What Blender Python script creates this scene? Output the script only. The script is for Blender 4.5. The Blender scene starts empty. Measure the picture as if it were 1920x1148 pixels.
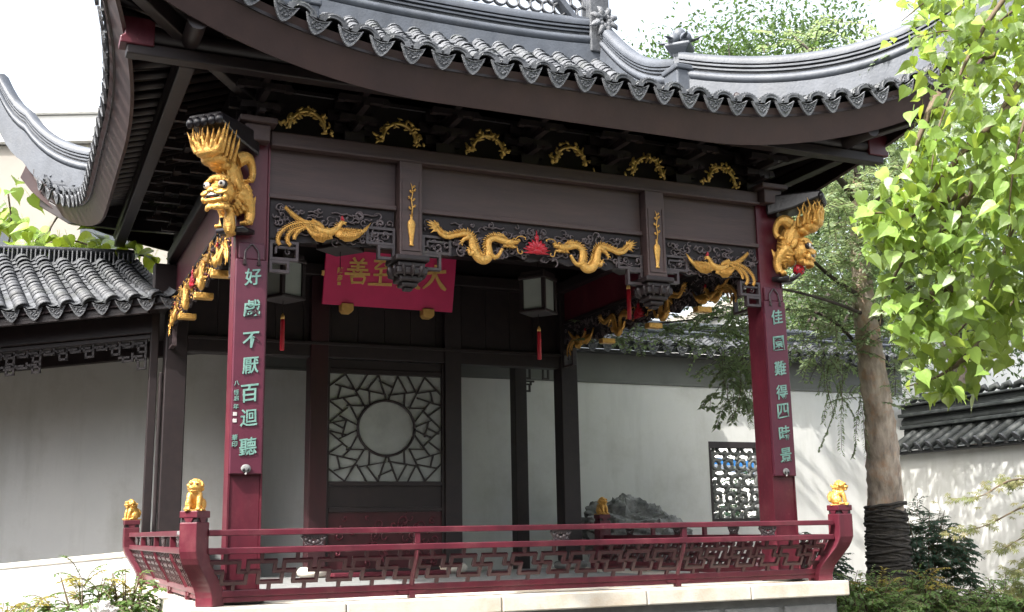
import bpy, math, random
from mathutils import Vector, Matrix, noise
random.seed(7)
sc = bpy.context.scene
col = sc.collection
PI = math.pi
V = Vector

# ------------------------------------------------------------------ camera
CAM = V((-1.6124, -8.7709, 0.387))
CR = V((0.91458207, -0.40403367, -0.01721733))
CU = V((-0.06383658, -0.18628154, 0.98042036))
CF = V((0.3993301, 0.89557578, 0.19616188))
FPX = 2092.1
cd = bpy.data.cameras.new('camera')
cam = bpy.data.objects.new('camera', cd)
col.objects.link(cam)
cd.sensor_width = 36.0
cd.lens = FPX / 1920.0 * 36.0
cd.clip_end = 2000.0
cam.matrix_world = Matrix(((CR.x, CU.x, -CF.x, CAM.x), (CR.y, CU.y, -CF.y, CAM.y), (CR.z, CU.z, -CF.z, CAM.z), (0, 0, 0, 1)))
sc.camera = cam

def at(px, py, d):
    """place in the garden seen at a pixel of the 1920 wide photograph, d metres away"""
    return CAM + (CF + CR * ((px - 960) / FPX) - CU * ((py - 574) / FPX)) * d

# ------------------------------------------------------------------ light
SUN = V((-0.62, -0.21, 0.76)).normalized()
EL = math.asin(SUN.z)
AZ = math.atan2(SUN.x, SUN.y)
w = bpy.data.worlds.new('World')
sc.world = w
w.use_nodes = True
nt = w.node_tree
bg = nt.nodes['Background']
sky = nt.nodes.new('ShaderNodeTexSky')
sky.sky_type = 'NISHITA'
sky.sun_disc = False
sky.sun_elevation = EL
sky.sun_rotation = AZ
sky.air_density = 1.2
sky.dust_density = 6.0
sky.ozone_density = 1.0
haze = nt.nodes.new('ShaderNodeHueSaturation')      # thin bright summer haze: a whiter sky all over
haze.inputs['Saturation'].default_value = 0.42
haze.inputs['Value'].default_value = 1.55
nt.links.new(sky.outputs[0], haze.inputs['Color'])
nt.links.new(haze.outputs[0], bg.inputs[0])
bg.inputs[1].default_value = 0.15
sd = bpy.data.lights.new('sun', 'SUN')
sd.energy = 3.9
sd.angle = math.radians(0.6)
sd.color = (1.0, 0.96, 0.90)
so = bpy.data.objects.new('sun', sd)
col.objects.link(so)
so.rotation_euler = SUN.to_track_quat('Z', 'Y').to_euler()
sc.view_settings.view_transform = 'Standard'
sc.view_settings.look = 'None'
sc.view_settings.gamma = 1.0
sc.view_settings.exposure = 1.3
sc.cycles.max_bounces = 7
sc.cycles.transparent_max_bounces = 8
sc.cycles.sample_clamp_indirect = 6.0
sc.cycles.caustics_reflective = False
sc.cycles.caustics_refractive = False

# ------------------------------------------------------------------ materials
def mat(name, c, c2=None, rough=0.6, metal=0.0, scale=6.0, bump=0.0, bscale=40.0, vary=0.0, spec=0.5,
        stretch=None, dirt=None, dscale=1.3, damt=0.5, coat=0.0, transl=None, streak=None, samt=0.5, chip=None, camt=0.8, tmix=0.45):
    m = bpy.data.materials.new(name)
    m.use_nodes = True
    t = m.node_tree
    N, L = t.nodes, t.links
    b = N['Principled BSDF']
    b.inputs['Roughness'].default_value = rough
    b.inputs['Metallic'].default_value = metal
    b.inputs['Specular IOR Level'].default_value = spec
    if coat:
        b.inputs['Coat Weight'].default_value = coat
        b.inputs['Coat Roughness'].default_value = 0.25
    geo = N.new('ShaderNodeNewGeometry')
    pos = geo.outputs['Position']
    if stretch:
        mp = N.new('ShaderNodeMapping')
        mp.inputs['Scale'].default_value = stretch
        L.new(pos, mp.inputs[0])
        pos = mp.outputs[0]
    nz = N.new('ShaderNodeTexNoise')
    nz.inputs['Scale'].default_value = scale
    nz.inputs['Detail'].default_value = 6
    nz.inputs['Roughness'].default_value = 0.62
    L.new(pos, nz.inputs['Vector'])
    cr = N.new('ShaderNodeValToRGB')
    c2 = c2 or tuple(x * 0.6 for x in c)
    cr.color_ramp.elements[0].position = 0.32
    cr.color_ramp.elements[1].position = 0.68
    cr.color_ramp.elements[0].color = (*c2, 1)
    cr.color_ramp.elements[1].color = (*c, 1)
    L.new(nz.outputs['Fac'], cr.inputs[0])
    out = cr.outputs[0]
    if dirt:
        n2 = N.new('ShaderNodeTexNoise')
        n2.inputs['Scale'].default_value = dscale
        n2.inputs['Detail'].default_value = 8
        n2.inputs['Roughness'].default_value = 0.7
        L.new(geo.outputs['Position'], n2.inputs['Vector'])
        r2 = N.new('ShaderNodeMapRange')
        r2.inputs[1].default_value = 0.5
        r2.inputs[2].default_value = 0.75
        r2.inputs[3].default_value = 0.0
        r2.inputs[4].default_value = damt
        L.new(n2.outputs['Fac'], r2.inputs[0])
        mx = N.new('ShaderNodeMix')
        mx.data_type = 'RGBA'
        L.new(r2.outputs[0], mx.inputs[0])
        L.new(out, mx.inputs[6])
        mx.inputs[7].default_value = (*dirt, 1)
        out = mx.outputs[2]
    if streak:      # rain streaks running down
        mp2 = N.new('ShaderNodeMapping')
        mp2.inputs['Scale'].default_value = (3.2, 3.2, 0.4)
        L.new(geo.outputs['Position'], mp2.inputs[0])
        n4 = N.new('ShaderNodeTexNoise')
        n4.inputs['Scale'].default_value = 1.0
        n4.inputs['Detail'].default_value = 7
        n4.inputs['Roughness'].default_value = 0.65
        L.new(mp2.outputs[0], n4.inputs['Vector'])
        r4 = N.new('ShaderNodeMapRange')
        r4.inputs[1].default_value = 0.5
        r4.inputs[2].default_value = 0.78
        r4.inputs[4].default_value = samt
        L.new(n4.outputs['Fac'], r4.inputs[0])
        m4 = N.new('ShaderNodeMix')
        m4.data_type = 'RGBA'
        L.new(r4.outputs[0], m4.inputs[0])
        L.new(out, m4.inputs[6])
        m4.inputs[7].default_value = (*streak, 1)
        out = m4.outputs[2]
    if chip:        # small scuffs and chips
        n5 = N.new('ShaderNodeTexNoise')
        n5.inputs['Scale'].default_value = 26
        n5.inputs['Detail'].default_value = 9
        n5.inputs['Roughness'].default_value = 0.75
        L.new(geo.outputs['Position'], n5.inputs['Vector'])
        r5 = N.new('ShaderNodeMapRange')
        r5.inputs[1].default_value = 0.62
        r5.inputs[2].default_value = 0.68
        r5.inputs[4].default_value = camt
        L.new(n5.outputs['Fac'], r5.inputs[0])
        m5 = N.new('ShaderNodeMix')
        m5.data_type = 'RGBA'
        L.new(r5.outputs[0], m5.inputs[0])
        L.new(out, m5.inputs[6])
        m5.inputs[7].default_value = (*chip, 1)
        out = m5.outputs[2]
    if vary:
        oi = N.new('ShaderNodeObjectInfo')
        mr = N.new('ShaderNodeMapRange')
        mr.inputs[3].default_value = 1 - vary
        mr.inputs[4].default_value = 1 + vary
        L.new(oi.outputs['Random'], mr.inputs[0])
        hs = N.new('ShaderNodeHueSaturation')
        L.new(mr.outputs[0], hs.inputs['Value'])
        L.new(out, hs.inputs['Color'])
        out = hs.outputs[0]
    L.new(out, b.inputs['Base Color'])
    if bump:
        n3 = N.new('ShaderNodeTexNoise')
        n3.inputs['Scale'].default_value = bscale
        n3.inputs['Detail'].default_value = 5
        L.new(pos, n3.inputs['Vector'])
        bp = N.new('ShaderNodeBump')
        bp.inputs['Strength'].default_value = bump
        bp.inputs['Distance'].default_value = 0.01
        L.new(n3.outputs['Fac'], bp.inputs['Height'])
        L.new(bp.outputs[0], b.inputs['Normal'])
    if transl:
        tr = N.new('ShaderNodeBsdfTranslucent')
        tr.inputs['Color'].default_value = (*transl, 1)
        ms = N.new('ShaderNodeMixShader')
        ms.inputs[0].default_value = tmix
        L.new(b.outputs[0], ms.inputs[1])
        L.new(tr.outputs[0], ms.inputs[2])
        L.new(ms.outputs[0], N['Material Output'].inputs[0])
    return m

M = {}
M['lacquer'] = mat('red lacquer', (0.122, 0.015, 0.028), (0.07, 0.010, 0.019), rough=0.40, chip=(0.22, 0.10, 0.09), camt=0.55, streak=(0.06, 0.012, 0.018), samt=0.45, scale=5, bump=0.12, bscale=30, stretch=(1, 1, 0.35),
                   dirt=(0.19, 0.065, 0.07), dscale=4, damt=0.45)
M['darkred'] = mat('dark red lacquer', (0.042, 0.012, 0.015), (0.026, 0.009, 0.012), rough=0.42, scale=5, bump=0.1, bscale=30, stretch=(1, 1, 0.35))
M['boardred'] = mat('maroon couplet board', (0.10, 0.020, 0.038), (0.075, 0.016, 0.03), rough=0.38, scale=4, bump=0.05)
M['shadedred'] = mat('shade-darkened red lacquer', (0.062, 0.013, 0.018), (0.036, 0.009, 0.012), rough=0.42, scale=8, bump=0.12, bscale=40, chip=(0.14, 0.07, 0.06), camt=0.4)  # red lacquer darkened in its colour to stand for shade
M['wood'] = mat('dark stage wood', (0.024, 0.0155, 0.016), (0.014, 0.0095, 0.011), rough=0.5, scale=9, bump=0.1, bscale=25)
M['eave'] = mat('brown eave board', (0.060, 0.034, 0.032), (0.041, 0.024, 0.024), rough=0.55, scale=3, bump=0.15, bscale=20, chip=(0.13, 0.085, 0.085), camt=0.3, dirt=(0.05, 0.032, 0.036), dscale=2.2, damt=0.6)
M['frieze'] = mat('grey brown frieze wood', (0.088, 0.054, 0.050), (0.060, 0.038, 0.037), rough=0.5, scale=5, bump=0.2, bscale=30, stretch=(0.35, 1, 3), chip=(0.15, 0.10, 0.10), camt=0.3, dirt=(0.062, 0.042, 0.048), dscale=1.6, damt=0.7)
M['scroll'] = mat('carved scroll wood', (0.15, 0.118, 0.122), (0.08, 0.062, 0.066), rough=0.32, scale=16, bump=0.1)
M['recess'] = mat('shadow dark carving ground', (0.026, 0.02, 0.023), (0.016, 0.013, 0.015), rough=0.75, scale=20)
M['carve'] = mat('carved dark wood', (0.078, 0.058, 0.06), (0.04, 0.031, 0.034), rough=0.33, scale=14, bump=0.1)
M['gold'] = mat('gilding', (0.90, 0.55, 0.15), (0.62, 0.31, 0.07), rough=0.34, metal=0.55, scale=26, bump=0.8, bscale=85, dirt=(0.16, 0.07, 0.03), dscale=26, damt=0.9)
M['shadedgold'] = mat('shade-darkened antique gilding', (0.70, 0.45, 0.12), (0.34, 0.24, 0.08), rough=0.38, metal=0.5, scale=25, bump=0.3, bscale=70)  # antique gilding, its colour also darkened for the shade under the eave
M['palegold'] = mat('gold leaf lettering', (0.80, 0.50, 0.16), (0.70, 0.40, 0.12), rough=0.45, metal=0.2, scale=20)
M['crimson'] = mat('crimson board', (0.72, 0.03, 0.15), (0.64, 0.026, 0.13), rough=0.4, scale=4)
M['redpaint'] = mat('bright red paint', (0.5, 0.015, 0.035), (0.38, 0.01, 0.02), rough=0.4, scale=10)
M['teal'] = mat('teal lettering', (0.20, 0.35, 0.305), (0.12, 0.245, 0.21), rough=0.5, scale=20)
M['paleink'] = mat('pale lettering', (0.62, 0.60, 0.58), rough=0.5, scale=20)
M['black'] = mat('black lacquer', (0.012, 0.011, 0.014), (0.02, 0.016, 0.018), rough=0.28, scale=20, bump=0.2)
M['white'] = mat('white enamel', (0.75, 0.73, 0.68), (0.68, 0.64, 0.58), rough=0.3, scale=20)
M['tile'] = mat('grey roof tile', (0.10, 0.106, 0.115), (0.032, 0.035, 0.042), rough=0.62, scale=10, bump=0.4, bscale=50, vary=0.3, dirt=(0.03, 0.036, 0.026), dscale=4, damt=0.7, chip=(0.14, 0.145, 0.13), camt=0.5)
M['shadedtile'] = mat('shade-darkened tile', (0.045, 0.05, 0.05), (0.022, 0.026, 0.026), rough=0.6, scale=8, bump=0.4, bscale=40, vary=0.3, dirt=(0.02, 0.026, 0.018), dscale=4, damt=0.7)  # grey roof tile with shade put into its colour
M['drip'] = mat('moulded eave tile', (0.15, 0.157, 0.17), (0.08, 0.084, 0.092), rough=0.6, scale=22, bump=1.0, bscale=95, vary=0.2)
M['ridge'] = mat('grey ridge plaster', (0.085, 0.096, 0.115), (0.055, 0.063, 0.077), rough=0.55, scale=4, bump=0.3, bscale=40, dirt=(0.035, 0.038, 0.042), dscale=2.5, damt=0.6, streak=(0.14, 0.145, 0.15), samt=0.4)
M['plaster'] = mat('white wall plaster', (0.70, 0.70, 0.68), (0.64, 0.645, 0.63), rough=0.85, scale=1.6, bump=0.12, bscale=30, dirt=(0.42, 0.42, 0.385), dscale=0.8, damt=0.7, streak=(0.46, 0.46, 0.43), samt=0.5, chip=(0.50, 0.49, 0.46), camt=0.35)
M['greyband'] = mat('grey painted band', (0.17, 0.175, 0.165), (0.13, 0.135, 0.128), rough=0.8, scale=3, bump=0.1, dirt=(0.09, 0.095, 0.08), dscale=1.5, damt=0.6)
M['stone'] = mat('pale stage stone', (0.66, 0.62, 0.54), (0.55, 0.52, 0.46), rough=0.7, scale=5, bump=0.15, bscale=60, dirt=(0.42, 0.27, 0.12), dscale=2.2, damt=0.7)
M['greystone'] = mat('grey stone', (0.22, 0.225, 0.22), (0.15, 0.153, 0.155), rough=0.75, scale=8, bump=0.4, bscale=50)
M['rock'] = mat('weathered garden rock', (0.36, 0.36, 0.35), (0.11, 0.113, 0.115), rough=0.8, scale=6, bump=1.0, bscale=22)
M['paleRock'] = mat('pale garden rock', (0.62, 0.61, 0.58), (0.5, 0.5, 0.47), rough=0.8, scale=5, bump=0.5, bscale=22)
M['pane'] = mat('frosted pane', (0.42, 0.44, 0.43), (0.34, 0.36, 0.35), rough=0.25, scale=4, dirt=(0.5, 0.52, 0.5), dscale=7, damt=0.5)
M['lampglass'] = mat('frosted lantern glass', (0.38, 0.42, 0.39), (0.32, 0.36, 0.34), rough=0.35, scale=4)
M['paving'] = mat('court paving', (0.10, 0.10, 0.095), (0.07, 0.07, 0.066), rough=0.85, scale=3, bump=0.3)
M['soil'] = mat('bed soil', (0.07, 0.05, 0.035), (0.04, 0.03, 0.02), rough=0.95, scale=8, bump=0.8)
M['bark'] = mat('pale flaking bark', (0.56, 0.47, 0.38), (0.22, 0.18, 0.15), rough=0.85, scale=7, bump=1.0, bscale=20, stretch=(1.5, 1.5, 0.5), dirt=(0.46, 0.25, 0.13), dscale=6, damt=0.9, chip=(0.07, 0.055, 0.045), camt=0.7)
M['darkbark'] = mat('dark bark', (0.07, 0.055, 0.045), (0.035, 0.028, 0.024), rough=0.9, scale=6, bump=0.8, bscale=18)
M['rope'] = mat('old straw rope', (0.06, 0.053, 0.045), (0.024, 0.022, 0.021), rough=0.9, scale=16, bump=0.9, bscale=50, vary=0.3)
M['twig'] = mat('twig', (0.12, 0.085, 0.05), (0.07, 0.05, 0.03), rough=0.8, scale=10)
M['redtwig'] = mat('red leaf stalk', (0.35, 0.13, 0.05), (0.22, 0.12, 0.05), rough=0.7, scale=10)
M['leaf'] = mat('broad leaf', (0.215, 0.32, 0.07), (0.12, 0.215, 0.045), rough=0.36, spec=0.5, scale=3.0, vary=0.5, bump=0.3, bscale=60, transl=(0.46, 0.58, 0.09), tmix=0.45)
M['leafnew'] = mat('young broad leaf', (0.24, 0.33, 0.045), (0.16, 0.27, 0.04), rough=0.45, scale=5, vary=0.3, transl=(0.50, 0.58, 0.05))
M['small'] = mat('small leaf', (0.26, 0.32, 0.19), (0.15, 0.215, 0.12), rough=0.32, scale=2.5, transl=(0.33, 0.42, 0.18), tmix=0.5)
M['far'] = mat('far crown leaf', (0.07, 0.12, 0.04), (0.04, 0.075, 0.028), rough=0.5, scale=0.9, transl=(0.12, 0.2, 0.045))
M['shrub'] = mat('shrub leaf', (0.15, 0.235, 0.07), (0.08, 0.15, 0.045), rough=0.38, scale=6, transl=(0.22, 0.34, 0.07))
M['shrubnew'] = mat('yellow shrub leaf', (0.36, 0.27, 0.05), (0.22, 0.24, 0.05), rough=0.45, scale=9, transl=(0.4, 0.32, 0.06))
M['deepgreen'] = mat('deep green bush leaf', (0.05, 0.10, 0.065), (0.03, 0.065, 0.042), rough=0.4, scale=3, transl=(0.08, 0.15, 0.07))
M['maple'] = mat('maple leaf', (0.14, 0.18, 0.06), (0.17, 0.14, 0.06), rough=0.5, scale=5, transl=(0.26, 0.30, 0.09))
M['facade'] = mat('far facade', (0.27, 0.25, 0.22), (0.23, 0.215, 0.19), rough=0.9, scale=0.6)
M['cornice'] = mat('white cornice', (0.82, 0.82, 0.80), (0.75, 0.75, 0.73), rough=0.8, scale=0.5)
M['blue'] = mat('blue sheet', (0.05, 0.25, 0.65), rough=0.5, scale=2)
M['winglass'] = mat('far window glass', (0.05, 0.06, 0.07), rough=0.1, scale=1)
M['wire'] = mat('cable', (0.5, 0.5, 0.48), rough=0.5)

# ------------------------------------------------------------------ mesh helpers
class MB:
    def __init__(s):
        s.v, s.f = [], []

    def add(s, vs, fs):
        n = len(s.v)
        s.v.extend([tuple(v) for v in vs])
        s.f.extend([tuple(i + n for i in f) for f in fs])
        return s

    def box(s, c, size, R=None):
        c = V(c)
        h = V(size) * 0.5
        vs = []
        for dx, dy, dz in ((-1, -1, -1), (1, -1, -1), (1, 1, -1), (-1, 1, -1), (-1, -1, 1), (1, -1, 1), (1, 1, 1), (-1, 1, 1)):
            p = V((dx * h.x, dy * h.y, dz * h.z))
            vs.append(c + (R @ p if R else p))
        return s.add(vs, ((0, 3, 2, 1), (4, 5, 6, 7), (0, 1, 5, 4), (1, 2, 6, 5), (2, 3, 7, 6), (3, 0, 4, 7)))

    def bb(s, x0, x1, y0, y1, z0, z1):
        return s.box(((x0 + x1) / 2, (y0 + y1) / 2, (z0 + z1) / 2), (abs(x1 - x0), abs(y1 - y0), abs(z1 - z0)))

    def ell(s, c, r, seg=12, ring=8, R=None):
        c = V(c)
        if not hasattr(r, '__len__'):
            r = (r, r, r)
        vs = [c + (R @ V((0, 0, r[2])) if R else V((0, 0, r[2])))]
        for i in range(1, ring):
            a = PI * i / ring
            for j in range(seg):
                b = 2 * PI * j / seg
                p = V((r[0] * math.sin(a) * math.cos(b), r[1] * math.sin(a) * math.sin(b), r[2] * math.cos(a)))
                vs.append(c + (R @ p if R else p))
        vs.append(c - (R @ V((0, 0, r[2])) if R else V((0, 0, r[2]))))
        fs = []
        for j in range(seg):
            fs.append((0, 1 + j, 1 + (j + 1) % seg))
        for i in range(ring - 2):
            for j in range(seg):
                a = 1 + i * seg + j
                b = 1 + i * seg + (j + 1) % seg
                fs.append((a, a + seg, b + seg, b))
        e = len(vs) - 1
        k = 1 + (ring - 2) * seg
        for j in range(seg):
            fs.append((e, k + (j + 1) % seg, k + j))
        return s.add(vs, fs)

    def tube(s, pts, rad, n=8, flat=None, up=V((0, 0, 1))):
        """tube along pts; rad number or list; flat = (axis vector, factor) squashes the section along an axis"""
        pts = [V(p) for p in pts]
        if not hasattr(rad, '__len__'):
            rad = [rad] * len(pts)
        vs = []
        prev = None
        for i, p in enumerate(pts):
            a = pts[max(i - 1, 0)]
            b = pts[min(i + 1, len(pts) - 1)]
            t = (b - a)
            if t.length < 1e-9:
                t = V((0, 0, 1))
            t.normalize()
            if prev is None:
                x = t.cross(up)
                if x.length < 0.05:
                    x = t.cross(V((1, 0, 0)))
            else:
                x = prev - t * prev.dot(t)
                if x.length < 1e-6:
                    x = t.cross(up)
            x.normalize()
            prev = x
            y = t.cross(x)
            for j in range(n):
                q = 2 * PI * j / n
                d = (x * math.cos(q) + y * math.sin(q)) * rad[i]
                if flat:
                    d = d - flat[0] * d.dot(flat[0]) * (1 - flat[1])
                vs.append(p + d)
        fs = []
        for i in range(len(pts) - 1):
            for j in range(n):
                a = i * n + j
                b = i * n + (j + 1) % n
                fs.append((a, b, b + n, a + n))
        fs.append(tuple(range(n - 1, -1, -1)))
        e = (len(pts) - 1) * n
        fs.append(tuple(e + j for j in range(n)))
        return s.add(vs, fs)

    def prism(s, poly, o, ux, uy, uz, th):
        """polygon (a,b) -> o + a*ux + b*uy, extruded th along uz"""
        o, ux, uy, uz = V(o), V(ux), V(uy), V(uz)
        n = len(poly)
        vs = [o + ux * a + uy * b for a, b in poly] + [o + ux * a + uy * b + uz * th for a, b in poly]
        fs = [tuple(range(n - 1, -1, -1)), tuple(range(n, 2 * n))]
        for i in range(n):
            j = (i + 1) % n
            fs.append((i, j, j + n, i + n))
        return s.add(vs, fs)

    def sweep(s, path, prof, up=V((0, 0, 1)), closed=True):
        """profile (side, up) swept along a path; side is horizontal"""
        path = [V(p) for p in path]
        n = len(prof)
        vs = []
        for i, p in enumerate(path):
            t = path[min(i + 1, len(path) - 1)] - path[max(i - 1, 0)]
            t.z = 0 if abs(t.x) + abs(t.y) > 1e-6 else t.z
            t.normalize()
            sd = t.cross(up).normalized()
            for a, b in prof:
                vs.append(p + sd * a + up * b)
        fs = []
        for i in range(len(path) - 1):
            for j in range(n if closed else n - 1):
                k = (j + 1) % n
                fs.append((i * n + j, i * n + k, (i + 1) * n + k, (i + 1) * n + j))
        if closed:
            fs.append(tuple(range(n - 1, -1, -1)))
            e = (len(path) - 1) * n
            fs.append(tuple(e + j for j in range(n)))
        return s.add(vs, fs)

    def lathe(s, prof, c, n=16):
        c = V(c)
        vs = []
        for r, z in prof:
            for j in range(n):
                a = 2 * PI * j / n
                vs.append(c + V((r * math.cos(a), r * math.sin(a), z)))
        fs = []
        for i in range(len(prof) - 1):
            for j in range(n):
                a = i * n + j
                b = i * n + (j + 1) % n
                fs.append((a, b, b + n, a + n))
        fs.append(tuple(range(n - 1, -1, -1)))
        e = (len(prof) - 1) * n
        fs.append(tuple(e + j for j in range(n)))
        return s.add(vs, fs)

    def mesh(s, name, m, smooth=False):
        me = bpy.data.meshes.new(name)
        me.from_pydata(s.v, [], s.f)
        me.materials.append(M[m] if isinstance(m, str) else m)
        if smooth:
            me.polygons.foreach_set('use_smooth', [True] * len(me.polygons))
        me.update()
        return me

    def obj(s, name, m, parent=None, smooth=False, local=False, bevel=0.0, angle=None):
        me = s.mesh(name, m, smooth)
        if smooth and angle:
            me.set_sharp_from_angle(angle=math.radians(angle))
        o = put(name, me, parent, local)
        if bevel:
            b = o.modifiers.new('bevel', 'BEVEL')
            b.width = bevel
            b.segments = 2
            b.limit_method = 'ANGLE'
        return o


def put(name, me, parent=None, local=False, loc=None, rot=None, scale=None, mw=None):
    """link one mesh object; with local=False the parent's own place is undone so coordinates are the garden's"""
    o = bpy.data.objects.new(name, me)
    col.objects.link(o)
    if parent:
        o.parent = parent
        if not local:
            pm = parent.matrix_basis.copy()
            q = parent
            while q.parent:
                pm = q.parent.matrix_basis @ q.matrix_parent_inverse @ pm
                q = q.parent
            o.matrix_parent_inverse = pm.inverted()
    if mw is not None:
        o.matrix_basis = mw
    else:
        if loc is not None:
            o.location = loc
        if rot is not None:
            o.rotation_euler = rot
        if scale is not None:
            o.scale = scale
    return o


def tag(o, label=None, cat=None, group=None, kind=None):
    if label: o['label'] = label
    if cat: o['category'] = cat
    if group: o['group'] = group
    if kind: o['kind'] = kind
    return o


def thing(name, loc, label, cat, group=None, rz=0.0):
    o = bpy.data.objects.new(name, None)
    o.empty_display_size = 0.1
    col.objects.link(o)
    o.location = loc
    o.rotation_euler = (0, 0, rz)
    return tag(o, label, cat, group)


UNIT = {}
def unit(m):
    if m not in UNIT:
        UNIT[m] = MB().box((0, 0, 0), (1, 1, 1)).mesh('unit_' + m, m)
    return UNIT[m]


def pbox(name, c, size, m, parent, R=None):
    mw = Matrix.Translation(V(c)) @ (R.to_4x4() if R else Matrix.Identity(4)) @ Matrix.Diagonal((*size, 1))
    return put(name, unit(m), parent, mw=mw)


def bar(name, a, b, wd, th, m, parent, nrm):
    """straight square bar from a to b, wd wide across, th thick along nrm"""
    a, b, nrm = V(a), V(b), V(nrm).normalized()
    t = (b - a)
    L = t.length
    t.normalize()
    s_ = nrm.cross(t).normalized()
    n2 = t.cross(s_)
    R = Matrix((t, s_, n2)).transposed()
    return pbox(name, (a + b) / 2, (L + wd, wd, th), m, parent, R)


def frame(o, x, y, z):
    x, y, z, o = V(x), V(y), V(z), V(o)
    return Matrix(((x.x, y.x, z.x, o.x), (x.y, y.y, z.y, o.y), (x.z, y.z, z.z, o.z), (0, 0, 0, 1)))


def remesh(o, vox, smooth=2):
    r = o.modifiers.new('fuse', 'REMESH')
    r.mode = 'VOXEL'
    r.voxel_size = vox
    r.use_smooth_shade = True
    if smooth:
        s_ = o.modifiers.new('soften', 'SMOOTH')
        s_.iterations = smooth
        s_.factor = 0.5
    return o


def bez(pts, n=6):
    """Catmull-Rom through points"""
    P = [V(p) for p in pts]
    out = []
    for i in range(len(P) - 1):
        p0, p1, p2, p3 = P[max(i - 1, 0)], P[i], P[i + 1], P[min(i + 2, len(P) - 1)]
        for k in range(n):
            t = k / n
            out.append(0.5 * ((2 * p1) + (p2 - p0) * t + (2 * p0 - 5 * p1 + 4 * p2 - p3) * t * t + (3 * p1 - p0 - 3 * p2 + p3) * t ** 3))
    out.append(P[-1])
    return out


def lerpl(vals, n):
    """resample a list of numbers to n entries"""
    out = []
    for i in range(n):
        t = i / (n - 1) * (len(vals) - 1)
        k = min(int(t), len(vals) - 2)
        out.append(vals[k] + (vals[k + 1] - vals[k]) * (t - k))
    return out

X1, Y1, Z1 = V((1, 0, 0)), V((0, 1, 0)), V((0, 0, 1))

# ------------------------------------------------------------------ ground
G = -1.15          # court level
F = -0.125         # stage floor level
W, D = 5.0, 4.36   # spacing of the four columns
g = MB().add([(-400, -400, G), (400, -400, G), (400, 600, G), (-400, 600, G)], [(0, 1, 2, 3)]).obj('ground', 'paving')
tag(g, kind='structure')
# raised planting bed along the garden walls
bedm = MB()
n = 26
vs, fs = [], []
for i in range(n + 1):
    for j in range(n + 1):
        x = 5.9 + 6.0 * i / n
        y = -2.2 + 8.0 * j / n
        e = min(i, j, n - i, n - j) / 3
        vs.append((x, y, G + 0.02 + 0.45 * min(1, e) + 0.06 * noise.noise(V((x, y, 0)) * 1.3)))
for i in range(n):
    for j in range(n):
        a = i * (n + 1) + j
        fs.append((a, a + n + 1, a + n + 2, a + 1))
tag(bedm.add(vs, fs).obj('planting_bed', 'soil', smooth=True), kind='structure')
bed2 = MB()
vs, fs = [], []
for i in range(13):
    for j in range(25):
        x = -2.6 + 2.1 * i / 12
        y = -0.6 + 4.9 * j / 24
        e = min(i, j, 12 - i, 24 - j) / 2
        vs.append((x, y, G + 0.02 + 0.5 * min(1, e) + 0.05 * noise.noise(V((x, y, 3)) * 1.5)))
for i in range(12):
    for j in range(24):
        a = i * 25 + j
        fs.append((a, a + 25, a + 26, a + 1))
tag(bed2.add(vs, fs).obj('planting_bed', 'soil', smooth=True), kind='structure')

# ------------------------------------------------------------------ pavilion: platform and frame
PAV = thing('stage_pavilion', (2.5, 2.18, G), 'open Chinese opera stage pavilion with red columns, grey tiled upturned roof and gilded carvings', 'pavilion')
ES = 0.43
core = MB().bb(-ES + 0.09, W + ES - 0.09, -ES + 0.09, D + 0.5, G, F - 0.13).obj('platform_core', 'greystone', PAV)
fl = MB().bb(-ES + 0.3, W + ES - 0.3, -ES + 0.3, D + 0.7, F - 0.13, F - 0.004).obj('stage_floor', 'greystone', PAV)
xs = [-ES, 0.72, 1.98, 3.3, 4.35, W + ES]
for i in range(5):
    MB().bb(xs[i] + 0.003, xs[i + 1] - 0.003, -ES, -ES + 0.6, F - 0.13, F).obj('edge_stone', 'stone', PAV, bevel=0.012)
for sx in (-ES, W + ES - 0.6):
    for k in range(3):
        y0 = -ES + 0.606 + k * 1.55
        MB().bb(sx, sx + 0.6, y0, y0 + 1.544, F - 0.13, F - 0.001).obj('edge_stone', 'stone', PAV, bevel=0.012)
for k in range(6):
    for j in range(3):
        x0 = -ES + 0.61 + k * 0.779
        MB().bb(x0, x0 + 0.772, -ES + 0.61 + j * 1.57, -ES + 2.17 + j * 1.57, F - 0.12, F + 0.001 * ((k + j) % 3)).obj('floor_slab', 'greystone', PAV, bevel=0.006)
# carved stone course under the slab
for i in range(9):
    x0 = -0.3 + i * 0.63
    MB().bb(x0, x0 + 0.57, -ES + 0.06, -ES + 0.089, G + 0.35, F - 0.2).obj('carved_stone_panel', 'greystone', PAV, bevel=0.02)

CS = 0.242
def column(x, y, z1=3.62, s=CS, m='lacquer', drum=True):
    c = MB().bb(x - s / 2, x + s / 2, y - s / 2, y + s / 2, F + 0.10, z1).obj('column', m, PAV, bevel=0.012)
    if drum:
        MB().lathe([(s * 0.72, 0), (s * 0.86, 0.025), (s * 0.9, 0.055), (s * 0.84, 0.09), (s * 0.74, 0.1)], (x, y, F), 24).obj('base_drum', 'greystone', c, smooth=True)
    return c
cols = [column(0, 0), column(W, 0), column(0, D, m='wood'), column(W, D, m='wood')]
# raised moulding along the column arrises of the front pair
for cx, c in ((0, cols[0]), (W, cols[1])):
    for sx in (-1, 1):
        pbox('arris_bead', (cx + sx * (CS / 2 + 0.001), -CS / 2 - 0.001, 1.75), (0.014, 0.014, 3.6), 'lacquer', c)
    # upper capital blocks
    MB().bb(cx - 0.1, cx + 0.1, -0.245, -0.122, 3.46, 3.60).obj('capital_block', 'frieze', c, bevel=0.01)
    MB().bb(cx - 0.15, cx + 0.15, -0.29, 0.15, 3.60, 3.65).obj('capital_plate', 'frieze', c, bevel=0.01)

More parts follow.
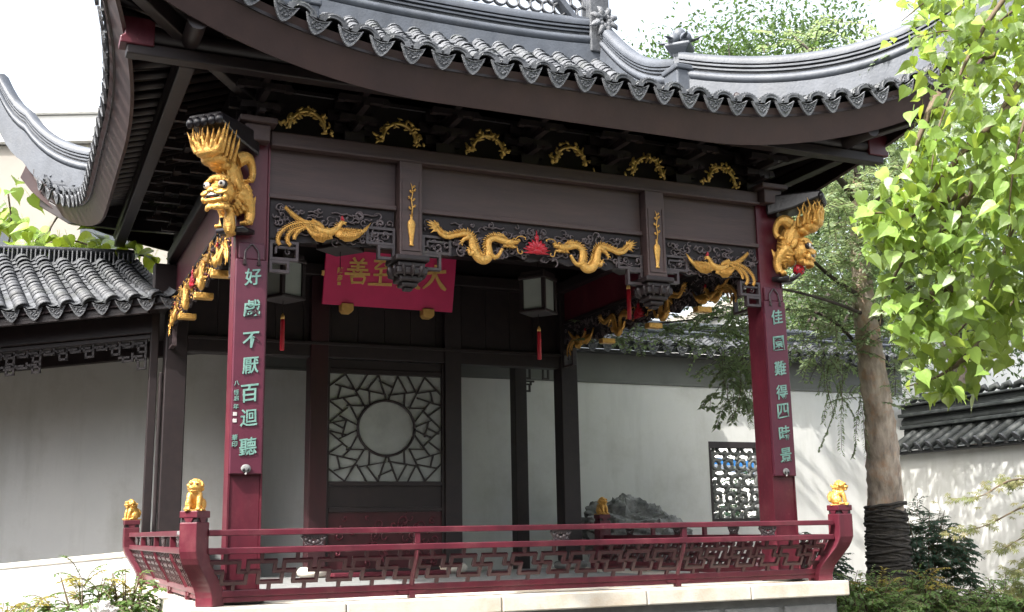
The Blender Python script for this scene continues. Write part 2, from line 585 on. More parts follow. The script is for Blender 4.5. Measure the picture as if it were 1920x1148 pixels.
def beam(x0, x1, y0, y1, z0, z1, m='wood', nm='beam', bv=0.012):
    return MB().bb(x0, x1, y0, y1, z0, z1).obj(nm, m, PAV, bevel=bv)
H = CS / 2
# front: plate beam over the frieze, frieze boards, carved strip rail
beam(H, W - H, -0.165, 0.10, 3.452, 3.585, 'frieze', 'plate_beam')
beam(H, W - H, -0.19, -0.167, 3.452, 3.475, 'frieze', 'moulding', 0.004)
for x0, x1 in ((H, 1.195), (1.405, 3.575), (3.785, W - H)):
    MB().bb(x0, x1, -0.10, -0.04, 3.07, 3.452).obj('frieze_panel', 'frieze', PAV, bevel=0.004)
    MB().bb(x0, x1, -0.135, -0.03, 3.03, 3.069).obj('frieze_rail', 'frieze', PAV, bevel=0.006)
# sides and back: beam, lacquered board, rail
for cx, sgn in ((0, -1), (W, 1)):
    beam(cx - 0.15, cx + 0.15, H, D - H, 3.452, 3.585, 'wood', 'plate_beam')
    MB().bb(cx - 0.05, cx + 0.05, H, D - H, 3.07, 3.452).obj('frieze_panel', 'lacquer', PAV, bevel=0.004)
    MB().bb(cx - 0.075, cx + 0.075, H, D - H, 3.03, 3.069).obj('frieze_rail', 'wood', PAV, bevel=0.006)
beam(H, W - H, D - 0.13, D + 0.13, 3.452, 3.6, 'wood', 'plate_beam')
# upper back wall of dark boards above the lintel
for k in range(14):
    x0 = H + k * (W - CS) / 14
    MB().bb(x0 + 0.002, x0 + (W - CS) / 14 - 0.002, D + 0.0, D + 0.05, 2.64, 3.452).obj('back_board', 'wood', PAV, bevel=0.004)
beam(H, W - H, D - 0.09, D + 0.09, 2.45, 2.64, 'wood', 'back_lintel')
beam(H, W - H, D - 0.12, D - 0.092, 2.60, 2.64, 'wood', 'moulding', 0.005)
# ceiling boards closing the stage above the brackets and three tie beams
for k in range(16):
    x0 = 0.06 + k * 0.305
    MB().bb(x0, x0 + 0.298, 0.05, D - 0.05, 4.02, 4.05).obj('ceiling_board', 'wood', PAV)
for yy in (1.2, 2.4, 3.5):
    beam(0.1, W - 0.1, yy - 0.09, yy + 0.09, 3.62, 3.86, 'wood', 'tie_beam')

# hanging flower posts with lotus cups
for hx in (1.30, 3.68):
    hp = MB().bb(hx - 0.1, hx + 0.1, -0.20, 0.0, 2.63, 3.452).obj('hanging_post', 'frieze', PAV, bevel=0.01)
    for sx in (-1, 1):
        pbox('post_bead', (hx + sx * 0.075, -0.203, 2.98), (0.012, 0.012, 0.6), 'frieze', hp)
    pbox('post_bead', (hx, -0.203, 2.68), (0.162, 0.012, 0.012), 'frieze', hp)
    cup = MB()
    for zz, s_, hh in ((2.605, 0.30, 0.05), (2.555, 0.24, 0.05), (2.50, 0.27, 0.06), (2.445, 0.2, 0.05), (2.40, 0.14, 0.04), (2.365, 0.08, 0.03)):
        cup.box((hx, -0.10, zz), (s_, s_, hh))
    cu = cup.obj('lotus_cup', 'wood', hp, bevel=0.014)
    for k in range(12):
        a = k * PI / 6
        R = Matrix.Rotation(a, 3, 'Z')
        pm = MB().ell((0, 0, 0), (0.03, 0.018, 0.055))
        put('petal', pm.mesh('petal', 'wood', True), hp, mw=Matrix.Translation(V((hx, -0.1, 2.50)) + R @ V((0.14, 0, 0))) @ R.to_4x4() @ Matrix.Rotation(0.5, 4, 'Y'))

# ------------------------------------------------------------------ roof surfaces
Z0 = 4.03
def hprof(b):
    return 0.22 * b + 0.097 * b * b if b > 0 else 0.22 * b
def eave_b(a, Lh):
    c = Lh + 0.6 - abs(a)
    t = min(1, max(0, 1 - c / 2.9))
    return -0.6 * t ** 2.7, t
def surf(a, b, Lh):
    be, t = eave_b(a, Lh)
    m = b - be
    return Z0 + hprof(b) + (0.80 * t ** 1.8 + 0.45 * t ** 8) * max(0.0, 1 - m / 2.6) ** 1.2
MAPS = {
    'front': (lambda a, b: (2.5 + a, -1.1 + b), 3.6, 3.28, V((1, 0, 0)), V((0, 1, 0))),
    'left': (lambda a, b: (-1.1 + b, 2.18 - a), 3.28, 1.6, V((0, -1, 0)), V((1, 0, 0))),
    'right': (lambda a, b: (6.1 - b, 2.18 + a), 3.28, 1.6, V((0, 1, 0)), V((-1, 0, 0))),
    'back': (lambda a, b: (2.5 - a, 5.46 - b), 3.6, 3.28, V((-1, 0, 0)), V((0, -1, 0))),
}
def SP(k, a, b, dz=0.0):
    mp, Lh = MAPS[k][0], MAPS[k][1]
    x, y = mp(a, b)
    return V((x, y, surf(a, b, Lh) + dz))
def btop(k, a):
    Lh, top = MAPS[k][1], MAPS[k][2]
    g_ = Lh - 1.6
    return top if abs(a) <= g_ else min(top, Lh - abs(a))

def arc_tile(mb, p, sd, t, nrm, r, ln, conv, lift=0.016, seg=6, th=0.013):
    vs = []
    for q, (pp, rr, up) in enumerate(((p, r, lift), (p + t * ln, r * 0.93, 0.0), (p, r - th, lift))):
        for i in range(seg + 1):
            a = PI * i / seg
            sn = math.sin(a)
            if conv:
                vs.append(pp + sd * rr * math.cos(a) + nrm * (rr * sn * 0.85 + up))
            else:
                o = th if q == 2 else 0
                vs.append(pp + sd * rr * math.cos(a) - nrm * ((rr * sn) * 0.5 - up - 0.05 + o))
    n = seg + 1
    fs = []
    for i in range(seg):
        fs.append((i, i + n, i + 1 + n, i + 1) if conv else (i, i + 1, i + 1 + n, i + n))
        fs.append((i, i + 1, i + 1 + 2 * n, i + 2 * n))
    mb.add(vs, fs)

TMESH = {}
def tile_mesh(conv, r, ln):
    k = (conv, round(r, 3), round(ln, 3))
    if k not in TMESH:
        mb = MB()
        arc_tile(mb, V((0, 0, 0)), X1, Y1, Z1, r, ln, conv, seg=8)
        TMESH[k] = mb.mesh('cover_tile' if conv else 'pan_tile', 'tile', True)
    return TMESH[k]

# shield shaped drip tile and scalloped arch tile, face outward (-y)
def drip_mesh(wd=0.2, ht=0.145):
    mb = MB()
    top = [(-wd / 2 + wd * i / 8, -0.035 * math.sin(PI * i / 8)) for i in range(9)]
    bot = []
    for i in range(1, 12):
        u = i / 12
        x = wd / 2 - wd * u
        q = 1 - abs(x) / (wd / 2)
        bot.append((x, -ht * (1 - (1 - q) ** 2.0) * (0.9 + 0.1 * q)))
    poly = top + bot
    mb.prism(poly, (0, 0, 0), X1, Z1, Y1, 0.014)
    cx, cz = 0, -0.062
    inner = [((x - cx) * 0.80, (z - cz) * 0.76 + cz) for x, z in poly]
    n = len(poly)
    # raised rim
    vs = [V((x, -0.010, z)) for x, z in poly] + [V((x, -0.010, z)) for x, z in inner] + [V((x, 0.0, z)) for x, z in poly] + [V((x, 0.0, z)) for x, z in inner]
    fs = []
    for i in range(n):
        j = (i + 1) % n
        fs += [(i, j, j + n, i + n), (i, i + 2 * n, j + 2 * n, j), (i + n, j + n, j + 3 * n, i + 3 * n)]
    mb.add(vs, fs)
    rr = random.Random(3)
    for k in range(15):
        x = rr.uniform(-0.06, 0.06)
        z = -0.05 - rr.uniform(0, 0.055) * (1 - abs(x) / 0.09)
        mb.ell((x, -0.002, z), (rr.uniform(0.006, 0.013), 0.008, rr.uniform(0.005, 0.011)), 6, 4)
    return mb.mesh('drip_tile', 'drip')
def edge_mesh(r=0.085):
    mb = MB()
    outer, inner = [], []
    for i in range(25):
        a = PI * i / 24
        R_ = r + 0.026 + 0.006 * math.cos(i * PI)
        outer.append((R_ * math.cos(a) * 1.05, R_ * math.sin(a) * 0.8))
        inner.append(((r - 0.016) * math.cos(a), (r - 0.016) * math.sin(a) * 0.72))
    for i in range(24):
        mb.prism([outer[i], outer[i + 1], inner[i + 1], inner[i]], (0, 0, 0), X1, Z1, Y1, 0.018)
    return mb.mesh('edge_tile', 'tile')
DRIP, EDGE = drip_mesh(), edge_mesh()

SPC = 0.25
def slope(k, label, detail):
    mp, Lh, top, sd0, up0 = MAPS[k]
    # wooden deck (its lower face is the soffit)
    vs, fs = [], []
    NA, NB = 60, 14
    for i in range(NA + 1):
        a = -(Lh + 0.6) + (2 * Lh + 1.2) * i / NA
        b0 = eave_b(a, Lh)[0] + 0.02
        b1 = max(btop(k, a), b0)
        for j in range(NB + 1):
            vs.append(SP(k, a, b0 + (b1 - b0) * j / NB, -0.03))
    for i in range(NA):
        for j in range(NB):
            q = i * (NB + 1) + j
            fs.append((q, q + NB + 1, q + NB + 2, q + 1))
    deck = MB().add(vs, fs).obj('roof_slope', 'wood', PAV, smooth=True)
    deck['label'] = label
    rest = MB()
    nc = int((Lh + 0.45) / SPC)
    for i in range(-nc, nc + 1):
        for conv in (True, False):
            a = i * SPC + (SPC / 2 if conv else 0)
            if abs(a) > Lh + 0.45:
                continue
            b0, b1 = eave_b(a, Lh)[0], btop(k, a)
            if b1 - b0 < 0.12:
                continue
            p0 = SP(k, a, b0)
            # frame at the eave
            tg = (SP(k, a + 0.05, eave_b(a + 0.05, Lh)[0]) - SP(k, a - 0.05, eave_b(a - 0.05, Lh)[0])).normalized()
            if detail:
                jit = random.uniform(-0.05, 0.05)
                outw = tg.cross(Z1).normalized()
                if outw.dot(up0) > 0:
                    outw = -outw
                if conv:
                    xx = tg
                    zz = V((0, 0, 1))
                    yy = -outw
                    mw = frame(p0 + V((0, 0, 0.012)) + outw * 0.012, (xx - zz * xx.dot(zz)).normalized(), yy, zz)
                    put('edge_tile', EDGE, deck, mw=mw @ Matrix.Rotation(math.atan2(tg.z, V((tg.x, tg.y, 0)).length) * -1 + jit * 0.3, 4, 'Y'))
                else:
                    mw = frame(p0 + V((0, 0, 0.02)) + outw * 0.03, V((tg.x, tg.y, 0)).normalized(), -outw, Z1)
                    put('drip_tile', DRIP, deck, mw=mw @ Matrix.Rotation(-math.atan2(tg.z, V((tg.x, tg.y, 0)).length) + jit, 4, 'Y') @ Matrix.Rotation(0.22 + jit, 4, 'X'))
            course = 0.085
            b = b0
            c_ = 0
            while b < b1 - 0.03:
                p = SP(k, a, b)
                p2 = SP(k, a, b + 0.05)
                t = (p2 - p).normalized()
                s_ = (SP(k, a + 0.03, b) - SP(k, a - 0.03, b)).normalized()
                nr = s_.cross(t)
                if nr.z < 0:
                    nr = -nr
                s_ = t.cross(nr).normalized()
                if detail and c_ < 3 and k == 'front':
                    put('cover_tile' if conv else 'pan_tile', tile_mesh(conv, 0.085, 0.15), deck,
                        mw=frame(p + nr * 0.012 * random.random() + s_ * random.gauss(0, 0.005), s_, t, nr) @ Matrix.Rotation(random.gauss(0, 0.03), 4, 'Z'))
                else:
                    arc_tile(rest, p + nr * 0.012 * random.random() + s_ * random.gauss(0, 0.006), s_, t, nr, 0.085 + random.uniform(-0.004, 0.004), 0.15, conv)
                b += course * V((t.x, t.y, 0)).length
                c_ += 1
    tag(rest.obj('tile_courses', 'tile', deck, smooth=True, angle=50), kind='stuff')
    # fascia board, leaning inward
    sgn = 1 if (SP(k, 0.1, 0) - SP(k, -0.1, 0)).cross(Z1).dot(up0) > 0 else -1
    path = [SP(k, a, eave_b(a, Lh)[0] + 0.035) for a in [-(Lh + 0.58) + (2 * Lh + 1.16) * i / 70 for i in range(71)]]
    MB().sweep(path, [(sgn * (0.17 + 0.014), -0.315), (sgn * (0.17 - 0.014), -0.325), (-0.014 * sgn, -0.035), (0.014 * sgn, -0.03)]).obj('fascia_board', 'eave', PAV, smooth=True, angle=40)
    path = [SP(k, a, eave_b(a, Lh)[0] + 0.10) for a in [-(Lh + 0.5) + (2 * Lh + 1.0) * i / 70 for i in range(71)]]
    MB().sweep(path, [(-0.05, -0.12), (0.05, -0.12), (0.05, -0.05), (-0.05, -0.05)]).obj('eave_batten', 'wood', PAV, smooth=True, angle=40)
    # rafters: straight in the middle, fanning to the corners
    na = int((Lh - 0.75) / 0.17)
    for i in range(-na, na + 1):
        a = i * 0.17
        pts = [SP(k, a, b, -0.085) for b in (0.05, 0.5, 1.0, 1.45)]
        MB().tube(pts, 0.036, 6).obj('rafter', 'wood', deck, smooth=True)
    for sg in (-1, 1):
        for i in range(9):
            a = sg * (Lh - 0.68 + i * 0.142)
            be = eave_b(a, Lh)[0] + 0.06
            a0, b0 = sg * (Lh - 1.05 - 0.0 * i), 1.15
            pts = []
            for q in range(6):
                u = q / 5
                pts.append(SP(k, a + (a0 - a) * u, be + (b0 - be) * u, -0.085))
            MB().tube(pts, 0.034, 6).obj('fan_rafter', 'wood', deck, smooth=True)
    return deck

slope('front', 'front roof slope of grey tiles above the shield shaped eave tiles', True)
slope('left', 'left roof slope seen along its upswept eave', True)
slope('right', 'right roof slope half hidden behind leaves', True)
slope('back', 'rear roof slope', False)

# corner beams under the upturned corners
for sx, sy, cx, cy in ((-1, -1, 0, 0), (1, -1, W, 0), (-1, 1, 0, D), (1, 1, W, D)):
    pts = [V((cx - sx * 0.1, cy - sy * 0.1, 4.12))]
    for u in (0.35, 0.7, 0.9, 1.0):
        q = 1.66 * u
        a = 3.6 - 1.1 + q
        zz = surf(a, 1.1 - q, 3.6) - 0.12
        pts.append(V((cx + sx * q, cy + sy * q, zz)))
    MB().sweep(pts, [(-0.06, -0.16), (0.06, -0.16), (0.06, 0.0), (-0.06, 0.0)]).obj('corner_beam', 'wood', PAV, bevel=0.01)
    MB().sweep(pts[:4], [(-0.05, -0.30), (0.05, -0.30), (0.05, -0.165), (-0.05, -0.165)]).obj('corner_beam', 'wood', PAV, bevel=0.01)

# purlins
for (p0, p1) in (((-1.03, -0.6, 4.03), (6.03, -0.6, 4.03)), ((-0.6, -1.03, 4.03), (-0.6, 5.4, 4.03)), ((5.6, -1.03, 4.03), (5.6, 5.4, 4.03))):
    MB().tube([p0, p1], 0.072, 12).obj('eave_purlin', 'wood', PAV, smooth=True, angle=40)
pl = MB().bb(-1.05, 6.05, -0.66, -0.54, 3.86, 3.955).obj('purlin_plate', 'wood', PAV, bevel=0.01)
MB().bb(-0.66, -0.54, -0.53, 5.3, 3.86, 3.955).obj('purlin_plate', 'wood', PAV, bevel=0.01)
MB().bb(5.54, 5.66, -0.53, 5.3, 3.86, 3.955).obj('purlin_plate', 'wood', PAV, bevel=0.01)
# painted block at the end of the front purlin
MB().prism([(0, 0), (0.24, 0), (0.24, 0.19), (0.20, 0.21), (0, 0.21), (0, 0.14), (0.03, 0.12), (0.03, 0.07), (0, 0.05)], (-1.10, -0.68, 3.93), X1, Z1, Y1, 0.16).obj('purlin_end', 'lacquer', PAV, bevel=0.008)
MB().prism([(0, 0), (-0.24, 0), (-0.24, 0.19), (-0.20, 0.21), (0, 0.21), (0, 0.14), (-0.03, 0.12), (-0.03, 0.07), (0, 0.05)], (6.10, -0.68, 3.93), X1, Z1, Y1, 0.16).obj('purlin_end', 'lacquer', PAV, bevel=0.008)

# bracket sets
def bracket_mesh():
    mb = MB()
    mb.box((0, 0, 0.05), (0.17, 0.17, 0.09))
    z = 0.1
    for lev, (reach, half) in enumerate(((0.20, 0.16), (0.36, 0.22), (0.50, 0.16))):
        zz = 0.12 + lev * 0.105
        mb.box((0, -reach / 2 + 0.04, zz), (0.055, reach + 0.14, 0.055))
        yo = -reach + 0.02
        mb.box((0, 0, zz), (half * 2, 0.05, 0.05))
        if lev < 2:
            mb.box((0, yo, zz + 0.06), (half * 1.9, 0.05, 0.05))
        for xx in (-half + 0.03, 0, half - 0.03):
            mb.box((xx, yo, zz + 0.045), (0.06, 0.06, 0.035))
            mb.box((xx, 0, zz + 0.04), (0.06, 0.06, 0.035))
        mb.box((0, -reach - 0.055, zz - 0.012), (0.05, 0.07, 0.03))
    return mb.mesh('bracket_set', 'wood')
BR = bracket_mesh()
for i in range(7):
    x = 0.02 + 0.81 * i if i else 0.02
    put('bracket_set', BR, PAV, mw=Matrix.Translation((x, -0.03, 3.587)))
for i in range(1, 6):
    y = i * D / 6
    put('bracket_set', BR, PAV, mw=Matrix.Translation((0.0, y, 3.587)) @ Matrix.Rotation(-PI / 2, 4, 'Z'))
    put('bracket_set', BR, PAV, mw=Matrix.Translation((W, y, 3.587)) @ Matrix.Rotation(PI / 2, 4, 'Z'))
# board closing the gaps behind the bracket sets
MB().bb(0.1, W - 0.1, 0.03, 0.06, 3.588, 4.0).obj('backing_board', 'wood', PAV)
for x_ in (-0.06, W + 0.03):
    MB().bb(x_, x_ + 0.03, 0.1, D + 0.12, 3.588, 4.25).obj('backing_board', 'wood', PAV)
MB().bb(-0.02, W + 0.025, D + 0.06, D + 0.09, 3.602, 4.3).obj('backing_board', 'wood', PAV)

# gilded wreath arches standing between the bracket sets
def wreath_mesh(seed):
    rr = random.Random(seed)
    mb = MB()
    arcp = []
    for i in range(17):
        a = PI * i / 16
        arcp.append(V((0.15 * math.cos(a), 0, 0.03 + 0.165 * math.sin(a))))
    mb.tube(arcp, 0.016, 6)
    for i in range(64):
        a = rr.uniform(-0.1, PI + 0.1)
        r = 0.155 + rr.uniform(-0.035, 0.04)
        foot = max(0, 1 - min(a, PI - a) / 0.5)
        p = V((r * math.cos(a) * (1 + 0.3 * foot * rr.random()), rr.uniform(-0.02, 0.03), 0.03 + r * math.sin(a) * 1.1))
        R = Matrix.Rotation(rr.uniform(0, PI), 3, 'Y') @ Matrix.Rotation(rr.uniform(-0.7, 0.7), 3, 'X')
        mb.ell(p, (rr.uniform(0.014, 0.032), 0.009, rr.uniform(0.007, 0.014)), 7, 5, R)
    return mb.mesh('gilt_wreath', 'shadedgold', True)
for i, x in enumerate((0.41, 1.20, 2.015, 2.825, 3.63, 4.45)):
    put('gilt_wreath', wreath_mesh(i), PAV, mw=Matrix.Translation((x, -0.185, 3.585)))

# ------------------------------------------------------------------ ridges
def ridge_run(path, parent, sc_=1.0, name='hip_ridge', raise_=0.0):
    s_ = sc_
    low = [V(p) for p in path]
    path = [p + Z1 * raise_ for p in low]
    base = MB().sweep(path, [(-0.075 * s_, -0.1 - raise_), (0.075 * s_, -0.1 - raise_), (0.075 * s_, 0.115 * s_), (-0.075 * s_, 0.115 * s_)]).obj(name, 'ridge', parent, smooth=True, angle=40)
    def circ(r, ry, c, n=14):
        return [(r * math.cos(2 * PI * i / n), c + ry * math.sin(2 * PI * i / n)) for i in range(n)]
    MB().sweep(path, circ(0.088 * s_, 0.058 * s_, 0.165 * s_)).obj('ridge_roll', 'ridge', base, smooth=True, angle=60)
    MB().sweep(path, [(-0.05 * s_, 0.21 * s_), (0.05 * s_, 0.21 * s_), (0.05 * s_, 0.32 * s_), (-0.05 * s_, 0.32 * s_)]).obj('ridge_neck', 'tile', base, smooth=True, angle=40)
    for h0, h1, wd in ((0.235, 0.252, 0.07), (0.272, 0.29, 0.078)):
        MB().sweep(path, [(-wd * s_, h0 * s_), (wd * s_, h0 * s_), (wd * s_, h1 * s_), (-wd * s_, h1 * s_)]).obj('ridge_fillet', 'ridge', base, smooth=True, angle=40)
    MB().sweep(path, [(-0.082 * s_, 0.305 * s_), (0.082 * s_, 0.305 * s_), (0.085 * s_, 0.34 * s_), (0.065 * s_, 0.385 * s_), (0.0, 0.405 * s_), (-0.065 * s_, 0.385 * s_), (-0.085 * s_, 0.34 * s_)]).obj('ridge_cap', 'ridge', base, smooth=True, angle=50)
    return base

for sx, sy in ((-1, -1), (1, -1), (-1, 1), (1, 1)):
    path = []
    for i in range(25):
        k_ = i / 24
        a = 2.0 + 2.2 * k_
        path.append(V((2.5 + sx * a, 2.18 + sy * (1.68 + 2.2 * k_), surf(a, 1.6 - 2.2 * k_, 3.6))))
    for q in range(1, 6):
        path.append(path[24] + V((sx * 0.07 * q, sy * 0.07 * q, 0.055 * q + 0.012 * q * q)))
    ridge_run(path, PAV, 1.1, 'hip_ridge', 0.17)
    # descending ridge from the main ridge to the junction
    path = []
    for i in range(17):
        u = i / 16
        b = 3.2 - (3.2 - 1.6) * u
        path.append(V((2.5 + sx * 2.0, 2.18 + sy * (1.68 - (b - 1.6)) , Z0 + hprof(b) - 0.12 * math.sin(PI * u))))
    ridge_run(path, PAV, 1.05, 'descending_ridge', 0.15)
    # pedestal with fruit finial at the junction
    J = path[-1] + V((0, 0, 0.14))
    q = MB()
    q.box(J + V((0, 0, 0.05)), (0.26, 0.26, 0.40))
    q.box(J + V((0, 0, 0.27)), (0.30, 0.30, 0.06))
    ped = q.obj('ridge_pedestal', 'ridge', PAV, bevel=0.015)
    MB().lathe([(0.085, 0.30), (0.085, 0.42), (0.10, 0.45), (0.16, 0.50), (0.19, 0.53), (0.18, 0.555), (0.15, 0.56)], J, 4).obj('finial_block', 'ridge', ped, bevel=0.008)
    fm = MB()
    rr = random.Random(5)
    for (dx, dy, dz, r) in ((0, 0, 0.68, 0.075), (0.085, 0.03, 0.61, 0.065), (-0.085, -0.02, 0.61, 0.065), (0.02, -0.09, 0.61, 0.065), (0, 0.085, 0.61, 0.06)):
        fm.ell(J + V((dx, dy, dz)), (r, r, r * 1.05))
    fm.obj('finial_fruit', 'ridge', ped, smooth=True)
    for k in range(6):
        a = k * 2 * PI / 6 + 0.3
        dr = V((math.cos(a), math.sin(a), 0))
        pts = [J + dr * 0.04 + V((0, 0, 0.57)), J + dr * 0.13 + V((0, 0, 0.60)), J + dr * 0.19 + V((0, 0, 0.61)), J + dr * 0.245 + V((0, 0, 0.60 + 0.02 * (k % 3)))]
        MB().tube(pts, [0.012, 0.032, 0.024, 0.004], 6, flat=(Z1, 0.4)).obj('finial_leaf', 'ridge', ped, smooth=True)

# main ridge: mouldings, pierced ring band, flower blocks at both ends
mp = [V((0.42 + i * (4.58 - 0.42) / 20, 2.18, 5.78 + 0.10 * (abs(i - 10) / 10) ** 2.5)) for i in range(21)]
mr_ = ridge_run(mp, PAV, 1.25, 'main_ridge')
ring = MB()
nn = 14
vs, fs = [], []
for i in range(16):
    A = 2 * PI * i / 16
    for j in range(6):
        B = 2 * PI * j / 6
        r = 0.078 + 0.014 * math.cos(B)
        vs.append(V((r * math.cos(A), 0.03 * math.sin(B), r * math.sin(A))))
for i in range(16):
    for j in range(6):
        a, b = i * 6 + j, i * 6 + (j + 1) % 6
        c, d = ((i + 1) % 16) * 6 + j, ((i + 1) % 16) * 6 + (j + 1) % 6
        fs.append((a, c, d, b))
RING = ring.add(vs, fs).mesh('ridge_ring', 'drip', True)
for i in range(24):
    x = 0.74 + i * 0.153
    zz = 6.41
    put('ridge_ring', RING, mr_, mw=Matrix.Translation((x, 2.18, zz)))
    if i < 23:
        put('ridge_ring', RING, mr_, mw=Matrix.Translation((x + 0.0765, 2.18, zz + 0.12)))
for sx in (-1, 1):
    x0 = 2.5 + sx * 1.93
    MB().prism([(-0.13, 0), (0.13, 0), (0.13, 0.75), (-0.13, 0.75)], (x0, 2.06, 5.9), X1, Z1, Y1, 0.24).obj('ridge_end_block', 'tile', mr_, bevel=0.015)
    MB().prism([(0, 0), (sx * -0.22, 0), (sx * -0.44, 0.24), (sx * -0.44, 0.31), (sx * -0.40, 0.31), (sx * -0.19, 0.06), (0, 0.06)], (x0 - sx * 0.1, 2.09, 6.27), X1, Z1, Y1, 0.16).obj('ridge_frame', 'ridge', mr_, bevel=0.006)
    for k in range(16):
        a = k * 2 * PI / 8 + (0.4 if k > 7 else 0)
        r = 0.10 if k < 8 else 0.16
        c = V((x0 + sx * 0.02, 2.02, 6.27))
        dr = V((math.cos(a), 0, math.sin(a)))
        MB().tube([c + dr * 0.02, c + dr * r * 0.6 + V((0, -0.05, 0)), c + dr * r + V((0, -0.04, 0)), c + dr * r * 1.25], [0.02, 0.042, 0.034, 0.006], 6, flat=(Y1, 0.5)).obj('flower_petal', 'drip', mr_, smooth=True)
# gable walls
for sx in (-1, 1):
    x0 = 2.5 + sx * 1.95
    poly = [(-1.66, Z0 + hprof(1.6) - 0.05)]
    for i in range(11):
        b = 1.62 + (3.2 - 1.62) * i / 10
        poly.append((-(3.28 - b), Z0 + hprof(b) - 0.01))
    for i in range(10, -1, -1):
        b = 1.62 + (3.2 - 1.62) * i / 10
        poly.append(((3.28 - b), Z0 + hprof(b) - 0.01))
    poly.append((1.66, Z0 + hprof(1.6) - 0.05))
    MB().prism(poly, (x0 - 0.03, 2.18, 0), Y1, Z1, X1, 0.06).obj('gable_wall', 'plaster', PAV)

# ------------------------------------------------------------------ railing round the stage
def noff(z):
    """outward set of the swan-neck railing at a height"""
    tab = [(-0.12, 0.25), (-0.04, 0.252), (0.04, 0.285), (0.12, 0.335), (0.19, 0.375), (0.26, 0.397), (0.34, 0.40), (0.56, 0.40)]
    for (z0, a), (z1, b) in zip(tab, tab[1:]):
        if z <= z1:
            return a + (b - a) * max(0, z - z0) / (z1 - z0)
    return 0.40

def newel(x, y, dx, dy, rz):
    """swan-neck corner post; (dx,dy) outward signs"""
    s = 0.15 if rz else 0.158
    vs, fs = [], []
    zs = [F, -0.06, -0.02, 0.02, 0.06, 0.10, 0.14, 0.18, 0.22, 0.27, 0.33, 0.42, 0.475]
    for z in zs:
        o = noff(z)
        for qx, qy in ((-1, -1), (1, -1), (1, 1), (-1, 1)):
            p = V((qx * s / 2, qy * s / 2, 0))
            p.rotate(Matrix.Rotation(rz, 3, 'Z'))
            vs.append(V((x + dx * o, y + dy * o, z)) + p)
    for i in range(len(zs) - 1):
        for j in range(4):
            k = (j + 1) % 4
            fs.append((i * 4 + j, i * 4 + k, i * 4 + 4 + k, i * 4 + 4 + j))
    fs.append((3, 2, 1, 0))
    e = (len(zs) - 1) * 4
    fs.append((e, e + 1, e + 2, e + 3))
    nw = MB().add(vs, fs).obj('newel_post', 'lacquer', PAV, bevel=0.008)
    c = V((x + dx * 0.4, y + dy * 0.4, 0))
    R = Matrix.Rotation(rz, 3, 'Z')
    MB().box(c + V((0, 0, 0.49)), (s * 0.86, s * 0.86, 0.032), R).obj('newel_neck', 'wood', nw)
    MB().box(c + V((0, 0, 0.53)), (s + 0.004, s + 0.004, 0.05), R).obj('newel_cap', 'lacquer', nw, bevel=0.006)
    for k in range(4):
        Rk = Matrix.Rotation(rz + k * PI / 2, 3, 'Z')
        MB().prism([(-0.022, 0.474), (0.022, 0.474), (0.04, 0.506), (-0.04, 0.506)], c + Rk @ V((0, -s / 2 + 0.002, 0)), Rk @ X1, Z1, Rk @ Y1, 0.02).obj('cap_bracket', 'lacquer', nw)
    return nw
newel(0, 0, -1, -1, PI / 4)
newel(W, 0, 1, -1, 0)
newel(0, D - 0.55, -1, 1, 0)
newel(W, D - 0.55, 1, 1, 0)
# steel latch plate on the front left newel and a bolt on the right one
MB().box((-0.485, -0.375, 0.40), (0.075, 0.012, 0.03), Matrix.Rotation(-PI / 4, 3, 'Z')).obj('latch_plate', 'greystone', PAV, bevel=0.004)
MB().box((5.49, -0.43, 0.40), (0.05, 0.012, 0.02)).obj('latch_plate', 'greystone', PAV, bevel=0.004)

